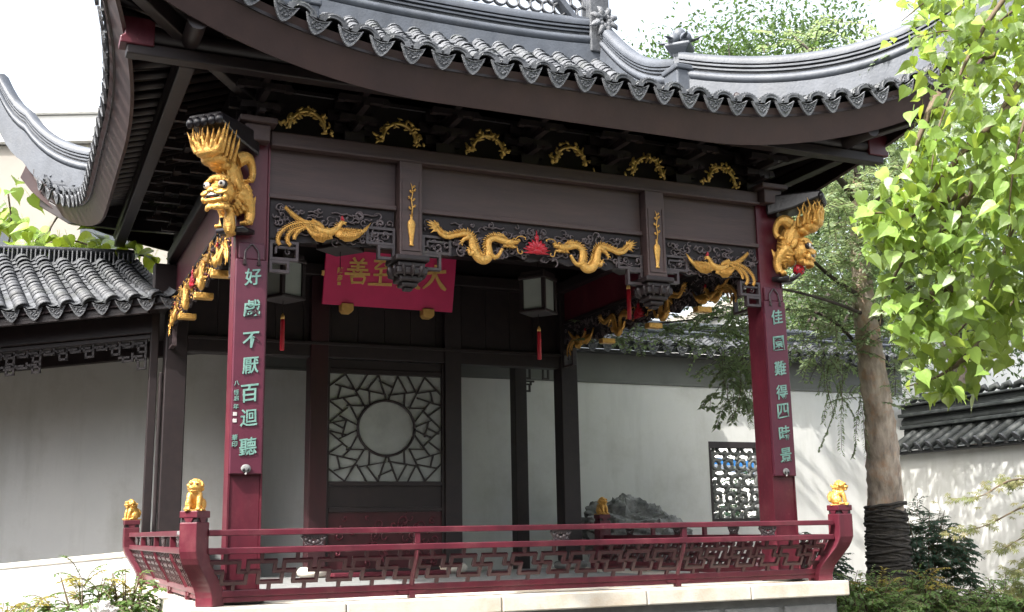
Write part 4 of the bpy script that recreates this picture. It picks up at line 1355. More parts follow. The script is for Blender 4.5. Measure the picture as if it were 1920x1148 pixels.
# ------------------------------------------------------------------ gilded lion brackets at the front columns
def lion_bracket(origin, ang, ball, label):
    mw = Matrix.Translation(origin) @ Matrix.Rotation(ang, 4, 'Z')
    mb = MB()
    rr = random.Random(2)
    # torso, head-down: from rump (top) to chest
    tor = bez([V((0.22, 0, 0.60)), V((0.18, 0, 0.53)), V((0.15, 0, 0.44)), V((0.13, 0, 0.35)), V((0.13, 0, 0.25))], 4)
    mb.tube(tor, lerpl([0.07, 0.092, 0.105, 0.115, 0.10], len(tor)), 14)
    # head: broad skull, heavy brow, flat muzzle
    mb.ell((0.245, 0, 0.30), (0.105, 0.112, 0.105))
    mb.ell((0.275, 0, 0.395), (0.07, 0.095, 0.04))
    mb.ell((0.335, 0, 0.288), (0.05, 0.062, 0.034))
    mb.ell((0.372, 0, 0.286), (0.022, 0.034, 0.018))
    for sg in (-1, 1):
        mb.ell((0.382, sg * 0.020, 0.274), (0.014, 0.016, 0.013))
        for k in range(4):      # curled eyebrows
            mb.ell((0.345 - 0.012 * k, sg * (0.03 + 0.022 * k), 0.372 + 0.006 * k - 0.003 * k * k), 0.0165, 7, 5)
        mb.ell((0.335, sg * 0.072, 0.270), (0.038, 0.034, 0.026))
        mb.ell((0.325, sg * 0.098, 0.225), (0.03, 0.022, 0.03))
        mb.ell((0.20, sg * 0.125, 0.36), (0.035, 0.018, 0.055), R=Matrix.Rotation(0.5, 3, 'Y'))
        # forelegs
        leg = bez([V((0.12, sg * 0.085, 0.32)), V((0.065, sg * 0.115, 0.26)), V((0.03, sg * 0.118, 0.17)), V((0.05, sg * 0.118, 0.085))], 4)
        mb.tube(leg, lerpl([0.066, 0.056, 0.042, 0.036], len(leg)), 10)
        for k in range(4):
            mb.ell((0.085, sg * 0.118 + (k - 1.5) * 0.021, 0.078), (0.032, 0.0125, 0.02), 8, 6)
        for k in range(6):      # fur tufts behind the elbow
            q = V((0.03 - 0.004 * k, sg * 0.125, 0.14 + 0.028 * k))
            mb.tube([q, q + V((-0.015, sg * 0.012, 0.018)), q + V((-0.022, sg * 0.014, 0.042))], [0.014, 0.011, 0.003], 6)
        # hind legs curled at the sides
        leg = bez([V((0.17, sg * 0.08, 0.57)), V((0.11, sg * 0.125, 0.60)), V((0.055, sg * 0.135, 0.56)), V((0.035, sg * 0.135, 0.48)), V((0.06, sg * 0.135, 0.43))], 4)
        mb.tube(leg, lerpl([0.066, 0.052, 0.034, 0.027, 0.03], len(leg)), 9)
        for k in range(4):
            mb.ell((0.09, sg * 0.135 + (k - 1.5) * 0.018, 0.418), (0.028, 0.011, 0.016), 8, 6)
        # moustache curls
        mb.tube(bez([V((0.375, sg * 0.03, 0.262)), V((0.37, sg * 0.07, 0.252)), V((0.345, sg * 0.11, 0.265)), V((0.325, sg * 0.12, 0.29))], 3), lerpl([0.010, 0.012, 0.010, 0.004], 10), 6)
    # jaw
    mb.ell((0.275, 0, 0.190), (0.085, 0.095, 0.036))
    mb.tube([V((0.285, -0.095, 0.24)), V((0.345, -0.065, 0.212)), V((0.366, 0, 0.202)), V((0.345, 0.065, 0.212)), V((0.285, 0.095, 0.24))], 0.017, 7)
    for k in range(46):      # mane of swirling locks round the head
        a = 2 * PI * k / 46 + rr.uniform(-0.05, 0.05)
        ring = 0 if k % 2 else 1
        r0, r1 = 0.10, 0.132 + 0.02 * ring
        x0 = 0.175 - 0.05 * ring
        c0 = V((x0, r0 * math.sin(a), 0.30 + r0 * 1.05 * math.cos(a)))
        c1 = V((x0 - 0.035, (r1) * math.sin(a + 0.18), 0.30 + r1 * 1.0 * math.cos(a + 0.18)))
        c2 = V((x0 - 0.085, (r1 * 0.98) * math.sin(a + 0.42), 0.30 + r1 * 0.95 * math.cos(a + 0.42)))
        if c2.z > 0.13:
            mb.tube([c0, c1, c2], [0.018, 0.017, 0.006], 7)
    for k in range(13):      # beard curls
        a = -1.3 + 2.6 * k / 12
        mb.ell((0.265 + 0.085 * math.cos(a), 0.098 * math.sin(a), 0.162 - 0.006 * (k % 2)), (0.016, 0.016, 0.022), 7, 5)
    for k in range(22):      # spine tufts
        q = V((0.255 - 0.006 * k + rr.uniform(-0.01, 0.01), rr.uniform(-0.07, 0.07), 0.41 + 0.009 * k))
        mb.tube([q, q + V((0.012, 0, 0.02)), q + V((0.018, 0, 0.045))], [0.016, 0.013, 0.004], 6)
    # flame tail fanning up and outward
    mb.ell((0.28, 0, 0.50), (0.08, 0.09, 0.05))
    mb.ell((0.35, 0, 0.525), (0.085, 0.11, 0.05))
    mb.ell((0.42, 0, 0.57), (0.06, 0.12, 0.05))
    for row, (r0, zz, num, ln) in enumerate(((0.27, 0.53, 5, 0.17), (0.32, 0.54, 7, 0.19), (0.37, 0.55, 8, 0.19), (0.42, 0.56, 9, 0.18), (0.46, 0.57, 8, 0.16))):
        for k in range(num):
            u_ = (k / (num - 1) - 0.5) * 2
            y0 = 0.10 * u_
            wv = 0.012 * (1 if (k + row) % 2 else -1)
            b = V((r0 - 0.02 * abs(u_), y0, zz))
            pts = bez([b, b + V((0.012 + wv * 0.6, 0.03 * u_ + wv * 0.6, ln * 0.4)), b + V((0.018 - wv, 0.055 * u_ - wv, ln * 0.72)), b + V((0.022 + wv, 0.075 * u_ + wv, ln * (1.0 + 0.12 * ((k + row) % 3))))], 3)
            mb.tube(pts, lerpl([0.021, 0.017, 0.011, 0.003], len(pts)), 6)
    lb_ = put('lion_bracket', mb.mesh('lion_bracket', 'gold', True), PAV, mw=mw)
    remesh(lb_, 0.0046, 0)
    lb_['label'] = label
    def sub(nm, m_, mb2, bevel=0):
        o = mb2.obj(nm, m_, lb_, smooth=True, local=True, angle=50)
        return o
    for sg in (-1, 1):
        e = MB().ell((0.338, sg * 0.068, 0.334), (0.027, 0.030, 0.027), 14, 10).obj('eye', 'white', lb_, True, True)
        MB().ell((0.359, sg * 0.075, 0.333), (0.009, 0.013, 0.013), 12, 8).obj('pupil', 'black', lb_, True, True)
        MB().ell((0.322, sg * 0.066, 0.333), (0.028, 0.042, 0.035), 12, 8).obj('eye_rim', 'black', lb_, True, True)
        MB().lathe([(0.010, 0.0), (0.008, 0.015), (0.001, 0.032)], (0.35, sg * 0.066, 0.222), 7).obj('fang', 'white', lb_, True, True)
    MB().ell((0.325, 0, 0.236), (0.05, 0.085, 0.016)).obj('mouth', 'black', lb_, True, True)
    t_ = MB()
    for k in range(9):
        a = -0.9 + 1.8 * k / 8
        t_.box((0.312 + 0.062 * math.cos(a), 0.086 * math.sin(a), 0.251), (0.012, 0.015, 0.018), Matrix.Rotation(a, 3, 'Z'))
    t_.obj('teeth', 'white', lb_, False, True)
    MB().ell((0.335, 0.0, 0.228), (0.035, 0.03, 0.010)).obj('tongue', 'redpaint', lb_, True, True)
    # dark wave plinth and leaf capital
    p_ = MB()
    p_.tube(bez([V((-0.08, 0, 0.05)), V((0.02, 0, 0.035)), V((0.12, 0, 0.03)), V((0.19, 0, 0.055)), V((0.235, 0, 0.10))], 4), lerpl([0.06, 0.055, 0.045, 0.03, 0.014], 17), 10, flat=(Z1, 0.55))
    p_.box((0.05, 0, 0.03), (0.16, 0.25, 0.035))
    o = p_.obj('wave_plinth', 'black', lb_, True, True)
    c_ = MB()
    for i, (r, z0, z1, wd) in enumerate(((0.0, 0.64, 0.80, 0.26),)):
        c_.prism([(-0.04, 0.66), (0.22, 0.70), (0.40, 0.76), (0.49, 0.79), (0.50, 0.86), (-0.04, 0.86)], (0, -0.15, 0), X1, Z1, Y1, 0.30)
    c_.obj('leaf_capital', 'black', lb_, False, True, bevel=0.02)
    for k in range(5):
        y0 = (k - 2) * 0.066
        MB().ell((0.485, y0, 0.80), (0.03, 0.036, 0.045), 10, 8).obj('capital_leaf', 'black', lb_, True, True)
    if ball:
        b_ = MB().ell((0.215, 0.02, 0.125), 0.058, 14, 10)
        bo = b_.obj('embroidered_ball', 'redpaint', lb_, True, True)
        for k in range(26):
            z = 1 - 2 * (k + 0.5) / 26
            a = k * 2.4
            r = math.sqrt(1 - z * z)
            MB().ell((0.215 + 0.055 * r * math.cos(a), 0.02 + 0.055 * r * math.sin(a), 0.125 + 0.055 * z), 0.009, 6, 4).obj('ball_stud', 'black', bo, True, True)
    else:
        q = MB()
        q.tube(bez([V((0.19, 0.05, 0.14)), V((0.21, 0.055, 0.09)), V((0.20, 0.05, 0.02)), V((0.19, 0.05, -0.03))], 3), lerpl([0.035, 0.045, 0.05, 0.03], 10), 9)
        q.ell((0.215, 0.055, 0.155), (0.034, 0.036, 0.03))
        q.ell((0.17, 0.045, -0.015), (0.05, 0.035, 0.025))
        q.tube([V((0.20, 0.07, 0.06)), V((0.24, 0.08, 0.02)), V((0.235, 0.07, -0.02))], [0.022, 0.018, 0.014], 7)
        remesh(q.obj('lion_cub', 'gold', lb_, True, True), 0.007, 1)
    return lb_
lion_bracket((-0.10, -0.10, 2.69), math.radians(225), False, 'gilded head-down lion bracket on the left column, facing out with a cub under its paw')
lion_bracket((W + 0.09, -0.10, 2.69), math.radians(-45), True, 'gilded head-down lion bracket on the right column, in profile over a red ball')

# ------------------------------------------------------------------ gilded lions on the newels
def lion_mesh():
    mb = MB()
    mb.ell((0, 0.032, 0.06), (0.058, 0.052, 0.058))
    mb.tube(bez([V((0, 0.03, 0.07)), V((0, 0.0, 0.11)), V((0, -0.018, 0.15)), V((0, -0.02, 0.18))], 3), lerpl([0.05, 0.048, 0.042, 0.036], 10), 12)
    mb.ell((0, -0.026, 0.176), (0.050, 0.046, 0.045))
    mb.ell((0, -0.068, 0.163), (0.036, 0.024, 0.018))
    mb.ell((0, -0.068, 0.140), (0.028, 0.016, 0.010))
    mb.ell((0, -0.086, 0.170), (0.013, 0.008, 0.008))
    for sg in (-1, 1):
        mb.ell((sg * 0.022, -0.066, 0.196), (0.016, 0.011, 0.009))
        mb.ell((sg * 0.052, -0.030, 0.178), (0.008, 0.012, 0.014))
        mb.tube(bez([V((sg * 0.032, -0.03, 0.12)), V((sg * 0.036, -0.05, 0.075)), V((sg * 0.034, -0.056, 0.02))], 3), lerpl([0.024, 0.019, 0.016], 7), 9)
        mb.ell((sg * 0.034, -0.066, 0.011), (0.018, 0.022, 0.012))
        mb.ell((sg * 0.054, 0.012, 0.045), (0.022, 0.042, 0.042))
        mb.ell((sg * 0.060, -0.028, 0.012), (0.017, 0.028, 0.012))
        for k in range(3):
            mb.ell((sg * 0.034 + (k - 1) * 0.010, -0.083, 0.010), (0.005, 0.008, 0.008), 7, 5)
    rr = random.Random(9)
    for k in range(70):
        a = rr.uniform(0, 2 * PI)
        b = rr.uniform(-0.5, 1.5)
        p = V((math.cos(a) * math.cos(b) * 0.056, abs(math.sin(a)) * math.cos(b) * 0.054 - 0.022, 0.168 + 0.050 * math.sin(b)))
        mb.ell(p, 0.0115, 6, 5)
    for k in range(12):
        mb.ell((rr.uniform(-0.03, 0.03), 0.05 + rr.uniform(-0.01, 0.01), 0.10 + 0.007 * k), 0.010, 6, 5)
    mb.tube(bez([V((0, 0.075, 0.03)), V((0.012, 0.085, 0.08)), V((-0.008, 0.066, 0.125))], 3), lerpl([0.014, 0.02, 0.008], 7), 7)
    return mb.mesh('lion_body', 'gold', True)
LION = lion_mesh()
LEYE = MB().ell((0, 0, 0), (0.006, 0.004, 0.005), 8, 6).mesh('eye', 'black', True)
LBASE = MB().bb(-0.062, 0.062, -0.078, 0.078, -0.002, 0.009).mesh('lion_base', 'gold')
for (x, y, ang, sc_, lab) in ((-0.40, -0.40, -20, 1.0, 'golden seated lion on the front left newel post, beside the tall left column'),
                              (5.40, -0.40, 48, 1.0, 'golden seated lion on the front right newel post, before the white wall'),
                              (-0.40, 4.21, -70, 0.98, 'small golden lion on the rear left newel, farthest left and facing left'),
                              (5.40, 4.21, 20, 0.98, 'shaded golden lion on the dark rear post in front of the grey rock')):
    t = thing('lion_statue', (x, y, 0.556), lab, 'statue', 'golden lions on the railing posts', math.radians(ang))
    t.scale = (sc_, sc_, sc_)
    b = put('lion_body', LION, t, True)
    if not b.modifiers:
        remesh(b, 0.0032, 0)
    put('lion_base', LBASE, t, True)
    for sg in (-1, 1):
        put('eye', LEYE, t, True, loc=(sg * 0.02, -0.0745, 0.184))

# ------------------------------------------------------------------ lettering
def glyph(ch, size, th, bold=0.02):
    c = bpy.data.curves.new('glyph', 'FONT')
    c.body = ch
    c.size = 1.0
    c.extrude = th / size
    c.offset = bold
    c.resolution_u = 3
    o = bpy.data.objects.new('glyph', c)
    col.objects.link(o)
    bpy.context.view_layer.update()
    dg = bpy.context.evaluated_depsgraph_get()
    me = bpy.data.meshes.new_from_object(o.evaluated_get(dg))
    bpy.data.objects.remove(o)
    xs = [v.co.x for v in me.vertices] or [0, 1]
    ys = [v.co.y for v in me.vertices] or [0, 1]
    cx, cy = (min(xs) + max(xs)) / 2, (min(ys) + max(ys)) / 2
    k = size / max(max(ys) - min(ys), max(xs) - min(xs), 0.01)
    rr = random.Random(ord(ch[0]))
    for v in me.vertices:          # brush-like slant and wobble
        x, y = (v.co.x - cx) * k, (v.co.y - cy) * k
        wob = V((x * 26, y * 26, ord(ch[0]) % 17))
        dx = 0.035 * size * noise.noise(wob * 0.55 / size * 0.14)
        v.co.x, v.co.y, v.co.z = x * 0.94 + dx, y + 0.14 * x + 0.03 * size * noise.noise(wob * 0.5 / size * 0.14 + V((5, 5, 5))), v.co.z * k
    return me

def letters(parent, name, items, m, place, th=0.004, bold=0.02):
    for ch, s, z, size in items:
        me = glyph(ch, size, th, bold)
        me.materials.clear()
        me.materials.append(M[m])
        put(name, me, parent, mw=place(s, z))

def plaque(x, text, zs, label, wd=0.245, top=2.50):
    t = thing('couplet_board', (x, -0.125, 0.83), label, 'couplet board', 'couplet boards on the front columns')
    b = MB().bb(x - wd / 2, x + wd / 2, -0.163, -0.128, 0.83, top).obj('board', 'boardred', t, bevel=0.008)
    # rope and tassel ornament at the head, pendant at the foot
    y = -0.170
    rp = bez([V((x - 0.055, y, 2.51)), V((x - 0.05, y, 2.565)), V((x - 0.025, y, 2.60)), V((x, y, 2.625)), V((x + 0.025, y, 2.60)), V((x + 0.05, y, 2.565)), V((x + 0.055, y, 2.51))], 4)
    MB().bb(x - wd / 2 + 0.02, x + wd / 2 - 0.02, -0.15, -0.128, top + 0.002, 2.64).obj('head_panel', 'boardred', t, bevel=0.02)
    MB().tube([p + V((0, 0.012, 0)) for p in rp], 0.007, 6).obj('rope', 'carve', t, smooth=True)
    for sg in (-1, 1):
        MB().lathe([(0.008, 0.03), (0.012, 0.015), (0.009, 0.01), (0.016, -0.03), (0.012, -0.032)], (x + sg * 0.055, y + 0.004, 2.485), 8).obj('tassel', 'carve', t, smooth=True)
    f = MB()
    f.ell((x, -0.172, 0.872), (0.038, 0.012, 0.032))
    pen = f.obj('pendant', 'greystone', t, smooth=True)
    for sg in (-1, 1):
        MB().ell((x + sg * 0.017, -0.183, 0.862), (0.010, 0.004, 0.012), 8, 6).obj('pendant_hole', 'black', pen, smooth=True)
    MB().ell((x, -0.175, 0.835), (0.008, 0.008, 0.012), 8, 6).obj('pendant_drop', 'paleink', pen, smooth=True)
    letters(b, 'character', [(c, x + 0.012, z, 0.138) for c, z in zip(text, zs)], 'teal', lambda s, z: frame((s, -0.167, z), X1, Z1, -Y1), 0.003, 0.014)
    return t, b
t1, b1 = plaque(-0.005, '好戲不厭百迴聽', (2.363, 2.112, 1.86, 1.661, 1.446, 1.258, 1.039), 'wine red couplet board with teal characters on the left column, ending in 聽')
letters(b1, 'signature_character', [(c, -0.092, z, 0.042) for c, z in zip('八怪启年', (1.52, 1.45, 1.405, 1.34))] + [(c, -0.095, z, 0.045) for c, z in zip('華印', (1.105, 1.055))], 'teal', lambda s, z: frame((s, -0.166, z), X1, Z1, -Y1), 0.002, 0.01)
for z in (1.283, 1.232):
    MB().bb(-0.113, -0.083, -0.1665, -0.163, z - 0.014, z + 0.014).obj('seal_mark', 'paleink', b1, bevel=0.004)
plaque(5.0, '佳園難得四時景', (2.345, 2.091, 1.849, 1.62, 1.443, 1.232, 1.027), 'dark couplet board with teal characters on the right column, ending in 景')

# ------------------------------------------------------------------ crimson name board
NB = thing('name_board', (2.47, 4.0, 3.03), 'crimson name board with gold characters hung high at the back of the stage', 'sign')
tilt = math.radians(14)
NX = X1
NZ = V((0, -math.sin(tilt), math.cos(tilt)))
NY = NX.cross(NZ) * -1   # into the board
NO = V((1.63, 4.06, 3.06))
def nb(s, z, d=0.0):
    return NO + NX * s + NZ * z + NZ.cross(NX) * -d
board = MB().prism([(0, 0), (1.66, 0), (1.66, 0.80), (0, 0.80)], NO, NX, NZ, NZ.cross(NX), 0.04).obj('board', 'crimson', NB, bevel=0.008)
MB().prism([(-0.03, 0.34), (0, 0.34), (0, 0.40), (-0.03, 0.40)], NO, NX, NZ, NZ.cross(NX), 0.03).obj('gilt_clip', 'palegold', NB)
for s in (0.30, 1.33):
    c = nb(s, -0.03)
    MB().prism([(-0.075, 0.05), (0.075, 0.05), (0.075, -0.03), (0.045, -0.065), (-0.045, -0.065), (-0.075, -0.03)], c + V((0, -0.06, 0)), NX, Z1, Y1, 0.14).obj('gilt_support', 'palegold', NB, bevel=0.01)
STROKES = {
    '大': [[(8, 62, 9), (40, 68, 8), (92, 76, 10)], [(50, 98, 9), (48, 72, 10), (34, 34, 10), (4, 4, 5)], [(50, 66, 6), (66, 36, 10), (84, 14, 13), (98, 4, 8)]],
    '美': [[(34, 98, 7), (42, 86, 6)], [(68, 98, 6), (58, 86, 5)], [(18, 82, 6), (82, 85, 7)], [(24, 68, 5), (76, 70, 6)], [(12, 52, 6), (88, 55, 7)], [(50, 84, 7), (50, 54, 7)], [(6, 36, 6), (94, 40, 8)],
           [(50, 52, 6), (44, 30, 8), (26, 12, 8), (4, 2, 4)], [(52, 36, 5), (68, 18, 9), (86, 6, 12), (98, 2, 7)]],
    '至': [[(22, 96, 7), (84, 98, 7)], [(54, 96, 6), (26, 68, 6), (50, 68, 5), (78, 74, 6)], [(66, 84, 5), (88, 62, 9)], [(24, 42, 7), (78, 46, 8)], [(50, 66, 8), (50, 8, 8)], [(4, 4, 7), (96, 8, 9)]],
    '善': [[(32, 100, 8), (42, 86, 6)], [(70, 100, 7), (58, 86, 5)], [(18, 82, 6), (84, 85, 7)], [(24, 68, 5), (76, 70, 6)], [(10, 55, 6), (90, 58, 7)], [(50, 84, 7), (50, 52, 7)], [(34, 50, 6), (40, 42, 5)], [(66, 52, 6), (58, 43, 5)],
           [(2, 38, 7), (98, 42, 8)], [(26, 30, 7), (32, 2, 6)], [(26, 28, 6), (78, 31, 7), (72, 4, 7)], [(32, 6, 6), (72, 8, 6)]],
}
def brush(ch, size):
    mb = MB()
    for st in STROKES[ch]:
        pts = bez([V(((a - 50) / 100, (b - 50) / 100, 0)) * size for a, b, _ in st], 5)
        wd = lerpl([q[2] / 100 * size * 0.72 for q in st], len(pts))
        left, right = [], []
        for i, p in enumerate(pts):
            t_ = pts[min(i + 1, len(pts) - 1)] - pts[max(i - 1, 0)]
            t_.normalize()
            n_ = V((-t_.y, t_.x, 0))
            w_ = wd[i]
            if i == 0:
                p = p - t_ * w_ * 0.5
            if i == len(pts) - 1:
                p = p + t_ * w_ * 0.4
            left.append(p + n_ * w_)
            right.append(p - n_ * w_ * 0.9)
        for i in range(len(pts) - 1):
            q = [left[i], left[i + 1], right[i + 1], right[i]]
            vs = [v + V((0, 0, 0.0)) for v in q] + [v + V((0, 0, 0.012)) for v in q]
            mb.add(vs, [(3, 2, 1, 0), (4, 5, 6, 7), (0, 1, 5, 4), (1, 2, 6, 5), (2, 3, 7, 6), (3, 0, 4, 7)])
    return mb.mesh('character', 'palegold')
for ch, s in (('善', 0.40), ('至', 0.69), ('美', 1.05), ('大', 1.39)):
    put('character', brush(ch, 0.31), board, mw=frame(nb(s, 0.42, 0.002), NX, NZ, NX.cross(NZ)))
for ch, z in (('陳', 0.42), ('彦', 0.33)):
    me = glyph(ch, 0.075, 0.003, 0.02)
    me.materials.clear()
    me.materials.append(M['palegold'])
    put('signature_character', me, board, mw=frame(nb(0.19, z, 0.003), NX, NZ, NX.cross(NZ)))
MB().prism([(0.165, 0.24), (0.205, 0.24), (0.205, 0.28), (0.165, 0.28)], NO + NX.cross(NZ) * 0.001, NX, NZ, NX.cross(NZ), 0.003).obj('seal_mark', 'palegold', board)

# ------------------------------------------------------------------ lanterns
def lantern(x, y, z, rz, label, tassel=True):
    t = thing('lantern', (x, y, z), label, 'lantern', 'square palace lanterns under the stage roof', rz)
    s, h = 0.27, 0.34
    for sx in (-1, 1):
        for sy in (-1, 1):
            MB().bb(sx * s / 2 - 0.02, sx * s / 2 + 0.02, sy * s / 2 - 0.02, sy * s / 2 + 0.02, 0, h).obj('frame_post', 'wood', t, local=True)
    for z0, e, th in ((-0.035, 0.05, 0.035), (h, 0.06, 0.04), (h + 0.041, 0.02, 0.05)):
        MB().bb(-s / 2 - e / 2, s / 2 + e / 2, -s / 2 - e / 2, s / 2 + e / 2, z0, z0 + th - 0.001).obj('frame_rim', 'wood', t, local=True, bevel=0.008)
    for k in range(4):
        R = Matrix.Rotation(k * PI / 2, 3, 'Z')
        MB().box(R @ V((0, -s / 2 + 0.004, h / 2)), (s - 0.045, 0.006, h - 0.004), R).obj('glass_pane', 'lampglass', t, local=True)
    MB().tube([V((0, 0, h + 0.1)), V((0, 0, 4.0 - z))], 0.008, 6).obj('chain', 'wood', t, local=True)
    MB().tube([V((0, 0, -0.04)), V((0, 0, -0.2))], 0.004, 5).obj('cord', 'black', t, local=True)
    if tassel:
        MB().lathe([(0.006, 0.03), (0.02, 0.0), (0.021, -0.03)], (0, 0, -0.2), 12).obj('tassel_cap', 'palegold', t, local=True, smooth=True)
        MB().lathe([(0.019, -0.029), (0.022, -0.06), (0.023, -0.34), (0.018, -0.345)], (0, 0, -0.2), 12).obj('tassel', 'redpaint', t, local=True, smooth=True)
    return t
lantern(3.60, 2.2, 2.755, math.radians(38), 'square frosted lantern with red tassel, right of the crimson name board')
lantern(0.76, 2.2, 2.72, math.radians(30), 'frosted lantern with red tassel low behind the left carved fret')
lantern(1.02, 1.0, 2.965, math.radians(40), 'lantern partly hidden above the top left corner of the crimson board', False)
lantern(4.06, 1.0, 3.02, math.radians(40), 'lantern hidden behind the right hanging post with only its red tassel showing')

# ------------------------------------------------------------------ rear gallery post and fretwork behind the stage
RG = thing('rear_gallery', (4.69, 5.2, G), 'slim dark gallery post with hanging fretwork behind the stage', 'gallery')
MB().bb(4.60, 4.78, 5.11, 5.29, G, 2.76).obj('post', 'wood', RG, bevel=0.01)
MB().bb(0.9, 9.5 - 4.0, 5.13, 5.27, 2.762, 2.95).obj('lintel', 'wood', RG, bevel=0.01)
MB().bb(0.9, 1.05, 5.13, 5.27, G, 2.76).obj('post', 'wood', RG, bevel=0.01)
MB().bb(-0.1, 5.5, 4.55, 5.9, 3.1, 3.15).obj('ceiling', 'wood', RG)
def fret(parent, P, m, s0, s1, z0, z1, nrm, seed=1, per=0.16):
    """hanging fret: stepped key pattern"""
    c = max(1, int((s1 - s0) / per))
    pr = (s1 - s0) / c
    zt, zm, zb = z1, (z0 * 0.45 + z1 * 0.55), z0
    def lb(a, b, c_, d):
        bar('fret_bar', P(a, b), P(c_, d), 0.024, 0.024, m, parent, nrm)
    for i in range(c):
        s = s0 + i * pr
        lb(s, zt, s, zm if i % 2 else zb)
        lb(s, zm, s + pr * 0.7, zm)
        lb(s + pr * 0.7, zm, s + pr * 0.7, zt - (zt - zm) * 0.45)
        lb(s + pr * 0.3, zt - (zt - zm) * 0.45, s + pr, zt - (zt - zm) * 0.45)
        if i % 2 == 0:
            lb(s, zb, s + pr * 0.55, zb)
            lb(s + pr * 0.55, zb, s + pr * 0.55, zm)
fret(RG, lambda s, z: V((s, 5.2, z)), 'wood', 4.79, 5.5, 2.44, 2.75, -Y1, per=0.12)
fret(RG, lambda s, z: V((s, 5.2, z)), 'wood', 4.79, 4.92, 2.26, 2.43, -Y1, per=0.12)

# ------------------------------------------------------------------ tile coping used on garden walls
def coping(parent, p0, p1, n, width, z_e, z_r, ridge_h, spc=0.26, pieces=True, both=False):
    """tiled wall coping along p0->p1; n = outward horizontal normal of the visible side"""
    p0, p1, n = V(p0), V(p1), V(n)
    u = (p1 - p0)
    L = u.length
    u.normalize()
    t = (-n * width + Z1 * (z_r - z_e)).normalized()
    nr = u.cross(t)
    if nr.z < 0:
        nr = -nr
    slope_len = math.hypot(width, z_r - z_e)
    k = int(L / spc)
    rest = MB()
    base = MB().add([p0 + n * width + Z1 * (z_e - 0.02), p1 + n * width + Z1 * (z_e - 0.02), p1 + Z1 * (z_r - 0.02), p0 + Z1 * (z_r - 0.02)], [(0, 1, 2, 3)]).obj('coping_deck', 'tile', parent)
    for i in range(k):
        for conv in (True, False):
            s = (i + (0.5 if conv else 0.0)) * spc + 0.1
            if s > L - 0.05:
                continue
            e = p0 + u * s + n * width + Z1 * z_e
            sd = t.cross(nr).normalized()
            if conv:
                put('edge_tile', EDGE, base, mw=frame(e + n * 0.012, sd - Z1 * sd.z, -n, Z1))
            else:
                put('drip_tile', DRIP, base, mw=frame(e + n * 0.03 + Z1 * 0.02, sd - Z1 * sd.z, -n, Z1) @ Matrix.Rotation(0.2 + random.uniform(-0.05, 0.05), 4, 'X'))
            d = 0.0
            while d < slope_len - 0.03:
                arc_tile(rest, e + t * d + nr * 0.006 * random.random(), sd, t, nr, 0.088, 0.14, conv)
                d += 0.085
    tag(rest.obj('tile_courses', 'tile', base, smooth=True, angle=50), kind='stuff')
    c_ = (p0 + p1) / 2 + n * (width - 0.035)
    MB().box(V((c_.x, c_.y, z_e + 0.0)), (L, 0.03, 0.13), Matrix((u, Z1.cross(u), Z1)).transposed()).obj('eave_fillet', 'shadedtile', parent)
    path = [p0 + Z1 * (z_r - 0.02), p1 + Z1 * (z_r - 0.02)]
    path = [path[0].lerp(path[1], i / 12) for i in range(13)]
    ridge_run(path, parent, ridge_h / 0.405, 'coping_ridge')

# ------------------------------------------------------------------ back wall with pierced window
YB = 6.0
BW = thing('back_garden_wall', (8.5, YB + 0.12, G), 'long white garden wall behind the stage with grey band, tile coping and pierced window', 'wall')
XA, XB = 0.45, 12.3
wx0, wx1, wz0, wz1 = 8.29, 9.30, 0.455, 1.68
for x0, x1, z0, z1 in ((XA, wx0, G, 2.53), (wx1, XB, G, 2.53), (wx0, wx1, G, wz0), (wx0, wx1, wz1, 2.53)):
    MB().bb(x0, x1, YB, YB + 0.24, z0, z1).obj('plaster_wall', 'plaster', BW)
MB().bb(XA, XB, YB - 0.02, YB + 0.26, 2.532, 2.565).obj('band_moulding', 'greyband', BW, bevel=0.006)
MB().bb(XA, XB, YB - 0.005, YB + 0.245, 2.567, 2.98).obj('grey_band', 'greyband', BW)
MB().bb(XA, XB, YB - 0.14, YB + 0.38, 2.982, 3.03).obj('corbel_course', 'tile', BW, bevel=0.008)
coping(BW, (5.0, YB + 0.12, 0), (XB - 0.1, YB + 0.12, 0), -Y1, 0.40, 3.08, 3.30, 0.30)
